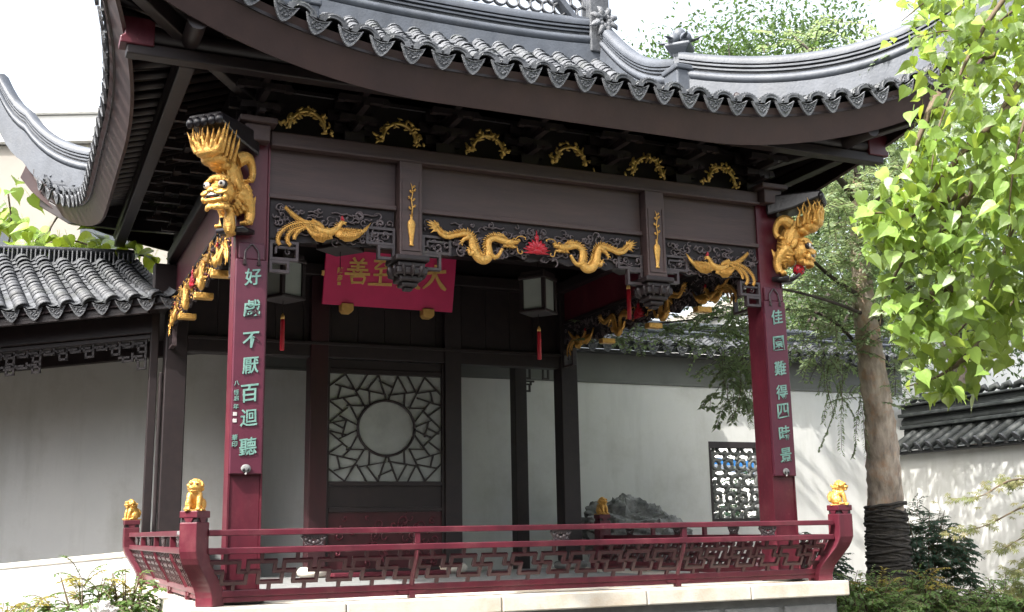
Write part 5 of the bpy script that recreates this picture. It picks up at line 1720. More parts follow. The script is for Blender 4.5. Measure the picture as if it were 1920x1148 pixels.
# window frame and clay lattice of arcs
for x0, x1, z0, z1 in ((wx0, wx1, wz1 - 0.10, wz1), (wx0, wx1, wz0, wz0 + 0.04), (wx0, wx0 + 0.035, wz0 + 0.04, wz1 - 0.10), (wx1 - 0.035, wx1, wz0 + 0.04, wz1 - 0.10)):
    MB().bb(x0, x1, YB - 0.012, YB + 0.12, z0, z1).obj('window_frame', 'wood', BW, bevel=0.004)
def arcp(cx, cz, r, a0, a1, y, n=12):
    return [V((cx + r * math.cos(a0 + (a1 - a0) * i / n), y, cz + r * math.sin(a0 + (a1 - a0) * i / n))) for i in range(n + 1)]
cw = (wx1 - wx0 - 0.07) / 4
for i in range(5):
    for j in range(5):
        cx = wx0 + 0.035 + cw * i
        cz = wz0 + 0.10 + j * 0.255
        yy = YB + 0.05
        if j % 2 == 0:
            MB().tube(arcp(cx, cz, 0.085, 0.25 * PI, 1.85 * PI if i % 2 else 2.1 * PI, yy), 0.033, 6).obj('clay_arc', 'greyband', BW, smooth=True)
        if i < 4 and j < 4:
            a = V((cx + 0.03, yy, cz + 0.07))
            b = V((cx + cw - 0.03, yy, cz + 0.19))
            MB().tube(bez([a, (a + b) / 2 + V((-0.03, 0, 0.03)), b], 4), 0.03, 6).obj('clay_arc', 'greyband', BW, smooth=True)
            a = V((cx + 0.03, yy + 0.01, cz + 0.19))
            b = V((cx + cw - 0.03, yy + 0.01, cz + 0.07))
            MB().tube(bez([a, (a + b) / 2 + V((-0.03, 0, -0.03)), b], 4), 0.03, 6).obj('clay_arc', 'greyband', BW, smooth=True)
        if j % 2 == 1 and i < 4:
            MB().tube(arcp(cx + cw / 2, cz, 0.07, 0, 2 * PI, yy), 0.03, 6).obj('clay_arc', 'greyband', BW, smooth=True)
# small vent on the white wall behind the left of the stage
MB().bb(0.52, 0.62, YB - 0.01, YB - 0.001, 2.28, 2.37).obj('vent_plate', 'greyband', BW, bevel=0.004)
for k in range(2):
    MB().bb(0.545 + 0.035 * k, 0.558 + 0.035 * k, YB - 0.016, YB - 0.0105, 2.31, 2.34).obj('vent_slot', 'black', BW)

# blue awning and pale house glimpsed through the pierced window
aw = MB().prism([(0, 0), (3.2, -0.25), (3.2, -0.38), (0, -0.13)], (10.6, 10.2, 1.78), X1, Z1, Y1, 1.2).obj('awning', 'blue')
tag(aw, 'blue awning seen through the pierced window in the back wall', 'awning')

# ------------------------------------------------------------------ right side wall
SW = thing('side_garden_wall', (12.2, 1.5, G), 'white garden wall on the right with dark tube tiles along its coping', 'wall')
XS = 12.1
MB().bb(XS, XS + 0.24, -5.0, YB - 0.02, G, 1.50).obj('plaster_wall', 'plaster', SW)
MB().bb(XS - 0.16, XS + 0.4, -5.0, YB - 0.05, 1.502, 1.55).obj('corbel_course', 'tile', SW, bevel=0.008)
tb = MB()
L_ = 11.0
k = 0
while k * 0.25 < L_ - 0.2:
    y = YB - 0.2 - k * 0.25
    e = V((XS - 0.22, y, 1.60))
    a = [e, e + V((0.16, -0.10, 0.14)), e + V((0.34, -0.20, 0.28))]
    MB().tube(a, [0.085, 0.08, 0.075], 10).obj('tube_tile', 'shadedtile', SW, smooth=True, angle=50)
    MB().tube([e + V((-0.012, 0.006, -0.01)), e + V((0.006, -0.003, 0.006))], 0.096, 12).obj('tile_end_disc', 'tile', SW, smooth=True, angle=50)
    k += 1
MB().add([(XS - 0.24, -5, 1.55), (XS - 0.24, YB - 0.1, 1.55), (XS + 0.15, YB - 0.1, 1.86), (XS + 0.15, -5, 1.86)], [(0, 1, 2, 3)]).obj('coping_deck', 'shadedtile', SW)
for z0, z1, e in ((1.80, 1.92, 0.06), (1.922, 1.98, 0.14), (1.982, 2.12, 0.06), (2.122, 2.18, 0.17), (2.182, 2.30, 0.08), (2.302, 2.34, 0.16)):
    MB().bb(XS + 0.12 - e, XS + 0.12 + e, -5, YB - 0.1, z0, z1).obj('coping_moulding', 'shadedtile', SW, bevel=0.015)
MB().tube([(XS + 0.12, -5, 2.02), (XS + 0.12, YB - 0.1, 2.02)], 0.10, 10).obj('coping_roll', 'shadedtile', SW, smooth=True, angle=50)
for k in range(30):
    y = YB - 0.3 - k * 0.24
    MB().tube([V((XS + 0.12, y, 2.35)), V((XS + 0.10, y - 0.05, 2.41)), V((XS + 0.14, y - 0.12, 2.45)), V((XS + 0.12, y - 0.18, 2.39))], [0.05, 0.055, 0.05, 0.03], 8).obj('ridge_tile', 'shadedtile', SW, smooth=True)

# ------------------------------------------------------------------ left gallery
LG = thing('left_gallery', (-0.9, 4.8, G), 'sloping covered gallery on the left with grey tiles, hanging fretwork and white wall', 'gallery')
U = V((-0.9146, 0.404, -0.078))
NV = V((-0.404, -0.9146, 0)).normalized()     # toward the court
def LP(s, wv, z):
    """s metres left along the gallery from its right end, wv metres back from the post line, z at the right end"""
    o = V((-0.22, 4.42, 0)) + U * s - NV * wv
    return V((o.x, o.y, o.z + z))
# roof: loft of tile runs from eave line to ridge line
rest = MB()
E0, E1 = V((-0.13, 3.884, 2.98)), V((-4.93, 6.004, 2.60))
Q0, Q1 = V((-0.44, 5.115, 3.60)), V((-5.1, 7.17, 3.90))
dm_ = []
for q_ in range(7):
    sg_ = -0.05 * math.sin(PI * q_ / 6) - 0.05
    dm_ += [E0.lerp(Q0, q_ / 6) + Z1 * sg_, E1.lerp(Q1, q_ / 6) + Z1 * sg_]
deck = MB().add(dm_, [(2 * q_, 2 * q_ + 1, 2 * q_ + 3, 2 * q_ + 2) for q_ in range(6)]).obj('roof_deck', 'wood', LG)
nT = 21
for i in range(nT):
    for conv in (True, False):
        f = (i + (0.55 if conv else 0.05)) / nT
        e, q = E0.lerp(E1, f), Q0.lerp(Q1, f)
        t = (q - e)
        Ls = t.length
        t.normalize()
        sd = (E0 - E1).normalized()
        nr = sd.cross(t).normalized()
        if nr.z < 0:
            nr = -nr
        sd = t.cross(nr).normalized()
        if conv:
            put('edge_tile', EDGE, deck, mw=frame(e - t * 0.015, V((sd.x, sd.y, 0)).normalized(), -NV, Z1) @ Matrix.Rotation(0.05, 4, 'Y'))
        else:
            put('drip_tile', DRIP, deck, mw=frame(e + NV * 0.03 + Z1 * 0.02, V((sd.x, sd.y, 0)).normalized(), -NV, Z1) @ Matrix.Rotation(-0.07, 4, 'Y') @ Matrix.Rotation(0.2, 4, 'X'))
        d = 0.0
        c_ = 0
        while d < Ls - 0.02:
            sag = -0.05 * math.sin(PI * d / Ls)
            if i < 8 and c_ < 12:
                put('cover_tile' if conv else 'pan_tile', tile_mesh(conv, 0.085, 0.15), deck, mw=frame(e + t * d + nr * (sag + 0.01 * random.random()), sd, t, nr))
            else:
                arc_tile(rest, e + t * d + nr * (sag + 0.01 * random.random()), sd, t, nr, 0.085, 0.15, conv)
            d += 0.09
            c_ += 1
tag(rest.obj('tile_courses', 'tile', deck, smooth=True, angle=50), kind='stuff')
# ridge of upright stacked tiles under a bar
for i in range(92):
    f = i / 91
    p = Q0.lerp(Q1, f)
    MB().box(p + V((0, 0.03, 0.07)), (0.014, 0.10, 0.17), Matrix.Rotation(-0.4 + random.uniform(-0.1, 0.1), 3, 'Z')).obj('upright_tile', 'tile', LG)
MB().tube([Q0 + V((0, 0.03, 0.17)), Q1 + V((0, 0.03, 0.17))], 0.035, 8).obj('ridge_bar', 'tile', LG, smooth=True)
MB().add([Q0 + V((0, 0.09, -0.02)), Q1 + V((0, 0.09, -0.02)), Q1 + V((0, 0.09, 0.15)), Q0 + V((0, 0.09, 0.15))], [(0, 1, 2, 3)]).obj('ridge_back', 'tile', LG)
RL = Matrix((U.normalized(), NV, U.normalized().cross(NV))).transposed()
def lbeam(nm, s0, s1, wv, z0, z1, th, m='wood', bv=0.008):
    c = (LP(s0, wv, (z0 + z1) / 2) + LP(s1, wv, (z0 + z1) / 2)) / 2
    return MB().box(c, ((s1 - s0), th, z1 - z0), RL).obj(nm, m, LG, bevel=bv)
lbeam('eave_board', -0.05, 5.0, -0.38, 2.82, 2.88, 0.06)
ef_ = (E1 - E0).normalized()
MB().box((E0 + E1) / 2 - NV * 0.06 + Z1 * -0.03, ((E1 - E0).length, 0.04, 0.15), Matrix((ef_, -NV, ef_.cross(-NV))).transposed()).obj('eave_fillet', 'wood', LG)
lbeam('wall_plate', -0.3, 5.0, 1.64, 2.68, 2.88, 0.1)
lbeam('beam', 0.0, 5.0, 0.0, 2.66, 2.88, 0.14)
lbeam('lower_beam', 0.0, 5.0, 0.02, 2.60, 2.655, 0.10)
lbeam('soffit', -0.3, 5.2, 0.68, 2.885, 2.91, 2.1)
fret(LG, lambda s, z: LP(s, 0.0, z), 'wood', 0.10, 4.3, 2.46, 2.59, NV, per=0.15)
fret(LG, lambda s, z: LP(s, 0.0, z), 'wood', 0.10, 0.40, 2.27, 2.45, NV, per=0.15)
fret(LG, lambda s, z: LP(s, 0.0, z), 'wood', 1.30, 1.75, 2.34, 2.45, NV, per=0.15)
MB().bb(-0.275, -0.185, 4.36, 4.45, G, 2.95).obj('post', 'wood', LG, bevel=0.008)
MB().bb(-0.17, -0.135, 4.28, 4.36, 0.2, 2.2).obj('conduit', 'wood', LG, bevel=0.01)
# wall and ledge
wl = [LP(-0.8, 1.7, 0) , LP(6.0, 1.7, 0)]
MB().add([V((wl[0].x, wl[0].y, G)), V((wl[1].x, wl[1].y, G)), V((wl[1].x, wl[1].y, 3.2)), V((wl[0].x, wl[0].y, 3.2))], [(0, 1, 2, 3)]).obj('plaster_wall', 'plaster', LG)
lbeam('stone_ledge', -0.1, 5.0, 0.10, 0.17, 0.235, 0.20, 'stone', 0.012)
a, b = LP(-0.05, 0.0, 0), LP(3.6, 0.0, 0)
MB().prism([(0, G), (5.05, G), (5.05, 0.165 - 0.078 * 5.05), (0, 0.165)], (a.x, a.y, 0) , V((U.x, U.y, 0)).normalized(), Z1, -NV, 0.2).obj('plinth_wall', 'plaster', LG)
we_ = [LP(5.2, -0.1, 0), LP(5.2, 1.7, 0)]
MB().add([V((we_[0].x, we_[0].y, G)), V((we_[1].x, we_[1].y, G)), V((we_[1].x, we_[1].y, 3.2)), V((we_[0].x, we_[0].y, 2.4))], [(0, 1, 2, 3)]).obj('sky_block_wall', 'greyband', LG)  # unseen wall added to block sky light from the gallery's left end
# gallery floor
MB().add([LP(-0.3, 0.2, 0.16), LP(5.0, 0.2, 0.16), LP(5.0, 1.72, 0.16), LP(-0.3, 1.72, 0.16)], [(0, 1, 2, 3)]).obj('gallery_floor', 'paving', LG)

# grey cap block and rail between gallery roof and stage column
MB().bb(-0.30, -0.02, 4.10, 4.25, 3.05, 3.42).obj('junction_block', 'wood', LG, bevel=0.02)

# ------------------------------------------------------------------ far buildings
FB = thing('apartment_block', (-6, 24, G), 'pale building with white parapet rising behind the left roof corner', 'building')
Rb = Matrix.Rotation(math.radians(-24), 3, 'Z')
def fb(nm, c, size, m, bv=0.0):
    return MB().box(V((-2.5, 23.5, 0)) + Rb @ V((c[0], c[1], 0)) + V((0, 0, c[2])), size, Rb).obj(nm, m, FB, bevel=bv)
fb('wall', (-3.0, 3.0, 4.9), (16, 6, 12.1), 'facade')
fb('parapet', (-3.0, 3.0, 11.35), (16.4, 6.4, 0.75), 'cornice', 0.03)
fb('parapet_cap', (-3.0, 3.0, 11.80), (16.7, 6.7, 0.12), 'cornice', 0.02)
for i in range(5):
    for j in range(3):
        wn = fb('window', (-9 + i * 3.0, -0.02, 2.3 + j * 2.9), (1.3, 0.08, 1.5), 'winglass')
        fb('window_sill', (-9 + i * 3.0, -0.08, 1.5 + j * 2.9), (1.5, 0.2, 0.1), 'cornice')
HB = thing('pale_house', (16, 12, G), 'pale rendered house half hidden behind the trees on the right', 'building')
MB().bb(13.5, 22, 11.5, 16, G, 5.2).obj('wall', 'cornice', HB)
MB().bb(13.2, 22.3, 11.2, 16.3, 5.21, 5.5).obj('roof_slab', 'facade', HB)
for i in range(4):
    wn = MB().bb(14.2 + i * 1.9, 15.2 + i * 1.9, 11.46, 11.497, 2.0, 3.4).obj('window', 'winglass', HB)
    MB().bb(14.1 + i * 1.9, 15.3 + i * 1.9, 11.38, 11.495, 1.88, 1.99).obj('window_sill', 'facade', HB)

# ------------------------------------------------------------------ rocks
def rock(name, c, size, m, seed, label, rz=0.0, strat=0.0):
    mb = MB()
    mb.ell((0, 0, 0), (1, 1, 1), 96, 60)
    out = []
    for v in mb.v:
        p = V(v)
        q = p * 1.6 + V((seed * 3.1, seed, 0))
        d = 1 + 0.22 * noise.noise(q) + 0.20 * noise.noise(q * 2.3) - 0.16 * abs(noise.noise(q * 4.1)) - 0.10 * abs(noise.noise(q * 8)) + 0.04 * noise.noise(q * 17)
        cell = noise.cell(V((p.x * 2.2, p.y * 2, p.z * 3)) + V((seed, 0, 0)))
        d += 0.10 * (cell - 0.5)
        out.append(V((p.x * size[0] * d, p.y * size[1] * d, p.z * size[2] * d)))
    mb.v = [tuple(v) for v in out]
    o = mb.obj(name, m, None, smooth=True, angle=30)
    o.location = c
    o.rotation_euler = (0, 0, rz)
    return tag(o, label, 'rock')
rock('garden_rock', (6.25, 5.25, 0.34), (0.66, 0.36, 0.46), 'rock', 3, 'craggy grey scholar rock against the white wall behind the stage', -0.1)
rock('garden_rock', (6.85, 5.15, 0.12), (0.60, 0.34, 0.42), 'rock', 8, 'lower grey rock sloping down to the right of the scholar rock', 0.15)
rock('garden_rock', at(185, 1165, 8.6), (0.16, 0.13, 0.14), 'paleRock', 4, 'rounded pale rock at the bottom left among shrubs')
rock('garden_rock', at(120, 1190, 8.3), (0.2, 0.16, 0.15), 'paleRock', 6, 'second pale rock at the very bottom left edge of the shrubs')

# ------------------------------------------------------------------ foliage
def rot_to(tip, nrm):
    """matrix whose y axis is the leaf's tip direction, z its face normal"""
    y = V(tip).normalized()
    z = V(nrm)
    z = (z - y * z.dot(y))
    if z.length < 1e-4:
        z = y.orthogonal()
    z.normalize()
    x = y.cross(z)
    return Matrix((x, y, z)).transposed()

def heart_leaf(seed, size=1.0):
    """pointed heart-shaped leaf, stalk at the origin, tip along +y, folded and drooping"""
    rr = random.Random(seed)
    half = [(0.0, 0.0), (0.15, -0.05), (0.31, -0.02), (0.42, 0.10), (0.435, 0.26), (0.36, 0.45), (0.22, 0.64), (0.075, 0.84), (0.0, 1.10)]
    fold, droop = rr.uniform(0.05, 0.3), rr.uniform(0.1, 0.35)
    def z(x, y):
        return fold * abs(x) - droop * max(0, y) ** 2 * 0.6 + 0.03 * math.sin(y * 9 + seed) * abs(x)
    vs, fs = [], []
    ys = [p[1] for p in half]
    mid = [0.0, 0.0, 0.02, 0.12, 0.28, 0.46, 0.66, 0.86, 1.10]
    for sg in (1, -1):
        n0 = len(vs)
        for (x, y), m_ in zip(half, mid):
            vs.append(V((sg * x, y, z(x, y))) * size)
            vs.append(V((sg * x * 0.5, (y + m_) / 2, z(x * 0.5, (y + m_) / 2))) * size)
            vs.append(V((0, m_, z(0, m_))) * size)
        for i in range(len(half) - 1):
            for k in range(2):
                a = n0 + i * 3 + k
                f = (a, a + 1, a + 4, a + 3)
                fs.append(f if sg > 0 else f[::-1])
    # stalk
    n0 = len(vs)
    vs += [V((-0.012, 0, 0)) * size, V((0.012, 0, 0)) * size, V((0.012, -0.42, 0.12)) * size, V((-0.012, -0.42, 0.12)) * size]
    fs.append((n0, n0 + 1, n0 + 2, n0 + 3))
    return vs, fs

def leaf_meshes(n, m, nm='leaf'):
    out = []
    for i in range(n):
        vs, fs = heart_leaf(i)
        out.append(MB().add(vs, fs).mesh(nm, m, True))
    return out
LEAFA = leaf_meshes(6, 'leaf')
LEAFN = leaf_meshes(4, 'leafnew')

FT = thing('foreground_tree', at(2250, 900, 7.0) * 1.0, 'broad heart-leaved tree hanging bright green sprays over the right edge', 'tree')
FT.location.z = G
rr = random.Random(31)
sprays = [  # branch lines (pixel, pixel, metres)
    ([(2150, -150, 6.4), (1960, -80, 6.2), (1860, 30, 6.1), (1800, 140, 6.0), (1760, 240, 5.9), (1745, 330, 5.85)], 46, 0.14),
    ([(2150, 0, 6.6), (2000, 60, 6.4), (1900, 170, 6.2), (1840, 300, 6.1), (1800, 420, 6.0), (1770, 540, 5.95), (1700, 600, 5.9)], 70, 0.16),
    ([(2150, 150, 6.9), (2020, 240, 6.6), (1930, 350, 6.5), (1880, 480, 6.4), (1840, 570, 6.3), (1780, 640, 6.2), (1720, 690, 6.2)], 78, 0.15),
    ([(2120, -160, 7.0), (1950, -120, 6.8), (1820, -60, 6.6), (1740, 0, 6.5), (1690, 40, 6.5)], 34, 0.13),
    ([(1990, 60, 6.4), (1910, 60, 6.3), (1850, 110, 6.25), (1790, 60, 6.2), (1720, 70, 6.2)], 34, 0.14),
    ([(1900, 200, 6.2), (1830, 260, 6.05), (1770, 330, 6.0), (1720, 400, 5.9), (1660, 420, 5.85), (1610, 415, 5.85)], 36, 0.12),
    ([(1840, 330, 6.1), (1760, 440, 6.0), (1700, 480, 5.95), (1660, 560, 5.95), (1650, 610, 5.95)], 34, 0.13),
    ([(1800, 360, 6.0), (1740, 390, 5.9), (1690, 395, 5.85), (1640, 400, 5.8), (1605, 400, 5.8)], 24, 0.085),
    ([(1780, 540, 6.0), (1730, 560, 5.95), (1690, 580, 5.9), (1655, 585, 5.9)], 16, 0.08),
    ([(1850, 640, 6.2), (1800, 680, 6.1), (1750, 710, 6.1), (1700, 725, 6.1)], 18, 0.07),
    ([(1760, 180, 6.1), (1730, 240, 6.0), (1710, 300, 6.0), (1690, 330, 6.0)], 14, 0.08),
    ([(2120, 260, 7.0), (2000, 420, 6.8), (1940, 500, 6.7), (1890, 580, 6.6), (1830, 650, 6.6)], 64, 0.16),
    ([(2100, -40, 6.0), (1990, 80, 5.9), (1930, 200, 5.8), (1900, 320, 5.8), (1890, 430, 5.8)], 60, 0.15),
    ([(2120, 120, 6.2), (2020, 300, 6.1), (1960, 450, 6.1), (1940, 530, 6.1), (1910, 580, 6.2)], 52, 0.15),
    ([(2150, -100, 7.4), (2000, -40, 7.3), (1900, 20, 7.2), (1840, 80, 7.2), (1800, 200, 7.2)], 46, 0.17),
]
cnt = 0
mass = MB()
massn = MB()
def hang_leaf(parent, p, size, young, objs):
    tip = V((rr.uniform(-0.9, 0.6), rr.uniform(-0.8, 0.5), -0.85 + rr.uniform(-0.2, 0.7)))
    nrm = V((rr.uniform(-1.2, 0.8), -0.6 + rr.uniform(-0.6, 0.7), 0.65 + rr.uniform(-0.5, 0.5)))
    R = rot_to(tip, nrm)
    if objs:
        me = rr.choice(LEAFN if young else LEAFA)
        put('leaf', me, parent, mw=Matrix.Translation(p) @ R.to_4x4() @ Matrix.Diagonal((size * rr.uniform(0.85, 1.1), size, size, 1)))
    else:
        vs, fs = heart_leaf(rr.randrange(8), size)
        (massn if young else mass).add([p + R @ v for v in vs], fs)
leaves = []
for si, (pl_, num, spread) in enumerate(sprays):
    pts = bez([at(*q) for q in pl_], 5)
    MB().tube(pts, lerpl([0.035, 0.016, 0.006, 0.003], len(pts)), 6).obj('branch', 'twig', FT, smooth=True)
    for k in range(int(num * 4.0)):
        u_ = (rr.random() ** 0.8)
        i = min(int(u_ * (len(pts) - 1)), len(pts) - 2)
        p = pts[i].lerp(pts[i + 1], rr.random())
        p = p + V((rr.gauss(0, spread), rr.gauss(0, spread), rr.gauss(-0.03, spread * 0.9)))
        y = si in (3, 4, 10) and rr.random() < 0.7 or rr.random() < 0.04
        leaves.append((p, rr.uniform(0.058, 0.108) * (0.85 if y else 1.0), y))
leaves.sort(key=lambda q: (q[0] - CAM).dot(CF))
def inframe(p):
    d = p - CAM
    z = d.dot(CF)
    x, y = 960 + FPX * d.dot(CR) / z, 574 - FPX * d.dot(CU) / z
    return -40 < x < 1960 and -60 < y < 1200
for k in range(420):     # deeper layer of the crown behind the front sprays
    u_ = rr.random()
    px, py = 1720 + 260 * rr.random() ** 0.8, -40 + 660 * u_
    if px < 1760 and 90 < py < 260:
        continue
    leaves.append((at(px, py - 40 * (px - 1720) / 260, rr.uniform(6.7, 8.0)), rr.uniform(0.07, 0.115), rr.random() < 0.06))
def outline(p):
    """natural left and lower limit of the hanging crown as it grows"""
    d = p - CAM
    z = d.dot(CF)
    x, y = 960 + FPX * d.dot(CR) / z, 574 - FPX * d.dot(CU) / z
    lim = [(-400, 1650), (100, 1672), (110, 1700), (260, 1700), (300, 1685), (370, 1595), (470, 1610), (490, 1640), (570, 1660), (690, 1700), (745, 1730), (760, 3000), (9000, 3000)]
    lx = 3000
    for (y0, a), (y1, b) in zip(lim, lim[1:]):
        if y0 <= y < y1:
            lx = a + (b - a) * (y - y0) / (y1 - y0)
    if x > 1830 and y > 700 - 0.35 * (x - 1830):
        return False
    return x > lx + rr.uniform(-14, 14)
leaves = [q for q in leaves if outline(q[0])]
leaves.sort(key=lambda q: (q[0] - CAM).dot(CF))
vis = [q for q in leaves if inframe(q[0])]
big = set(id(q) for q in vis[:300])
for q in leaves:
    hang_leaf(FT, q[0], q[1], q[2], id(q) in big)
for k in range(420):   # crown beyond the frame
    p = at(rr.uniform(1960, 2500), rr.uniform(-500, 500), rr.uniform(5.8, 8.2))
    hang_leaf(FT, p, rr.uniform(0.09, 0.13), False, False)
tag(mass.obj('leaf_mass', 'leaf', FT, smooth=True), kind='stuff')
tag(massn.obj('young_leaf_mass', 'leafnew', FT, smooth=True), kind='stuff')
tr0 = FT.location.copy()
tp = bez([tr0, tr0 + V((0.05, 0.1, 1.2)), tr0 + V((-0.1, 0.0, 2.4)), tr0 + V((-0.2, -0.05, 3.6)), tr0 + V((-0.35, 0, 5.0))], 4)
MB().tube(tp, lerpl([0.17, 0.14, 0.11, 0.06], len(tp)), 12).obj('trunk', 'darkbark', FT, smooth=True)
for si, (pl_, num, spread) in enumerate(sprays):
    e = at(*pl_[0])
    j = tp[8 + (si % 8)]
    if pl_[0][0] > 2050:
        MB().tube(bez([j, (j + e) / 2 + V((0, 0, 0.15)), e], 4), lerpl([0.06, 0.035], 9), 7).obj('limb', 'twig', FT, smooth=True)

# generic leafy sprigs -------------------------------------------------------
def leaflet(mb, p, tip, nrm, L, wd, fold=0.12):
    R = rot_to(tip, nrm)
    vs = [V((0, 0, 0)), V((wd * 0.5, L * 0.4, fold * wd)), V((0, L, -0.1 * L)), V((-wd * 0.5, L * 0.4, fold * wd)), V((0, L * 0.45, -fold * wd * 0.4))]
    mb.add([p + R @ v for v in vs], [(0, 1, 4), (1, 2, 4), (2, 3, 4), (3, 0, 4)])

def sprig(mb, tw, p, d, L, n, ls, lw, droop, rr):
    """pinnate twig: alternating leaflets along a drooping line"""
    pts = []
    d = V(d).normalized()
    q = V(p)
    for i in range(n):
        pts.append(q.copy())
        q = q + d * (L / n)
        d = (d + V((0, 0, -droop / n)) + V((rr.uniform(-1, 1), rr.uniform(-1, 1), rr.uniform(-1, 1))) * 0.09).normalized()
        sd = d.cross(Z1)
        if sd.length < 0.1:
            sd = d.cross(X1)
        sd.normalize()
        for sg in (-1, 1):
            if rr.random() < 0.9:
                tip = d * 0.5 + sd * sg + V((rr.uniform(-.3, .3), rr.uniform(-.3, .3), rr.uniform(-.5, .1)))
                leaflet(mb, q + sd * sg * 0.005, tip, V((rr.uniform(-.5, .5) - 0.2, rr.uniform(-.5, .5) - 0.2, 1)), ls * rr.uniform(0.7, 1.2), lw * rr.uniform(0.7, 1.2))
    pts.append(q)
    if tw is not None:
        tw.tube(pts[::max(1, n // 6)], 0.0035, 4)

# ------------------------------------------------------------------ courtyard tree with roped trunk
rr = random.Random(77)
TD = 13.6
base = at(1668, 1148, TD)
base.z = -0.85
CT = thing('courtyard_tree', (base.x, base.y, -0.85), 'courtyard tree with pale flaking trunk wrapped in rope at its foot', 'tree')
tl = [base, at(1668, 1080, TD), at(1662, 980, TD), at(1657, 880, TD), at(1648, 780, TD), at(1634, 680, TD), at(1622, 590, TD), at(1612, 480, TD), at(1608, 380, TD), at(1612, 300, TD + 0.1)]
tp = bez(tl, 16)
rad = lerpl([0.25, 0.235, 0.215, 0.20, 0.175, 0.155, 0.135, 0.105, 0.08, 0.05], len(tp))
tm = MB()
tm.tube(tp, rad, 48)
tm.v = [tuple(V(v) + (V((1, 1, 0.2)) * 0.035 * noise.noise(V(v) * 4.0)) + V((1, -0.6, 0)) * 0.022 * noise.noise(V(v) * 11.0) + V((-0.5, 1, 0)) * 0.012 * noise.noise(V(v) * 23.0)) for v in tm.v]
tm.obj('trunk', 'bark', CT, smooth=True)
k = 0
s_ = 0.0
zz = base.z + 0.25
while zz < 0.60:
    # rope turns round the foot of the trunk
    i = min(range(len(tp)), key=lambda q: abs(tp[q].z - zz))
    c, r = tp[i], rad[i] + 0.030
    ring_ = []
    tl1, tl2 = rr.uniform(-0.06, 0.06), rr.uniform(-0.04, 0.04)
    for q in range(25):
        a = 2 * PI * q / 24
        ring_.append(V((c.x + r * math.cos(a), c.y + r * math.sin(a), zz + tl1 * math.cos(a) + tl2 * math.sin(a) + rr.uniform(-0.004, 0.004))))
    ring_ = [q_ + V((rr.uniform(-.006, .006), rr.uniform(-.006, .006), rr.uniform(-.008, .008))) for q_ in ring_]
    MB().tube(ring_, 0.015 + rr.uniform(-0.003, 0.006), 6).obj('rope_turn', 'rope', CT, smooth=True)
    zz += rr.uniform(0.026, 0.034)
wi = [i for i in range(len(tp)) if base.z < tp[i].z < 0.56]
wm = MB().tube([tp[i] for i in wi], [rad[i] + 0.026 for i in wi], 32)
wm.obj('straw_wrap', 'rope', CT, smooth=True)
limbs = [([(1618, 560, TD), (1560, 520, TD - 0.3), (1500, 470, TD - 0.6), (1440, 440, TD - 0.8)], 0.035),
         ([(1610, 440, TD), (1640, 380, TD - 0.5), (1690, 330, TD - 0.7), (1750, 300, TD - 0.9)], 0.06),
         ([(1606, 380, TD), (1560, 320, TD - 0.2), (1510, 300, TD - 0.1), (1460, 330, TD)], 0.05),
         ([(1622, 590, TD), (1540, 560, TD - 0.9), (1440, 540, TD - 1.2), (1370, 560, TD - 1.3)], 0.024),
         ([(1634, 680, TD), (1560, 600, TD + 0.3), (1480, 580, TD + 0.5), (1400, 590, TD + 0.6), (1300, 600, TD + 0.7), (1200, 610, TD + 0.9)], 0.024),
         ([(1608, 340, TD), (1640, 240, TD), (1700, 200, TD + 0.2)], 0.05),
         ([(1630, 640, TD), (1680, 560, TD + 0.4), (1740, 520, TD + 0.6), (1800, 520, TD + 0.7)], 0.045),
         ([(1610, 330, TD), (1580, 200, TD + 0.3), (1540, 120, TD + 0.5), (1480, 60, TD + 0.9)], 0.05)]
lm, tw = MB(), MB()
for L_, r0 in limbs:
    pts = bez([at(*q) for q in L_], 5)
    MB().tube(pts, lerpl([r0, r0 * 0.6, 0.012], len(pts)), 7).obj('limb', 'darkbark', CT, smooth=True)
def region(n, x0, x1, y0, y1, d0, d1, L, num, droop=0.8, ls=0.078):
    for i in range(int(n * 1.7)):
        p = at(rr.uniform(x0, x1), rr.uniform(y0, y1), rr.uniform(d0, d1))
        sprig(lm, tw, p, V((rr.uniform(-1, 1), rr.uniform(-1, 1), rr.uniform(-0.2, 0.6))), L * rr.uniform(0.5, 1.2), int(num * 0.75), ls, ls * 0.6, droop, rr)
region(150, 1480, 1690, 330, 560, TD - 0.9, TD + 0.8, 0.5, 14)
region(40, 1590, 1710, 560, 760, TD - 0.5, TD + 0.5, 0.5, 14)
region(60, 1470, 1600, 520, 680, TD - 0.3, TD + 0.8, 0.5, 14)
region(52, 1330, 1440, 560, 700, TD - 0.6, TD + 0.9, 0.5, 14, 1.2)
region(26, 1340, 1430, 680, 780, TD - 0.6, TD + 0.3, 0.4, 14, 1.6)
region(40, 1110, 1340, 590, 650, TD + 0.4, TD + 1.0, 0.4, 12)
region(50, 1640, 1800, 280, 460, TD - 0.5, TD + 0.8, 0.5, 14)
region(50, 1700, 1850, 420, 640, TD - 0.1, TD + 0.9, 0.5, 14)
region(70, 1430, 1720, 60, 330, TD - 0.4, TD + 1.2, 0.5, 14)
region(26, 1300, 1420, 520, 590, TD + 0.3, TD + 1.0, 0.5, 14)
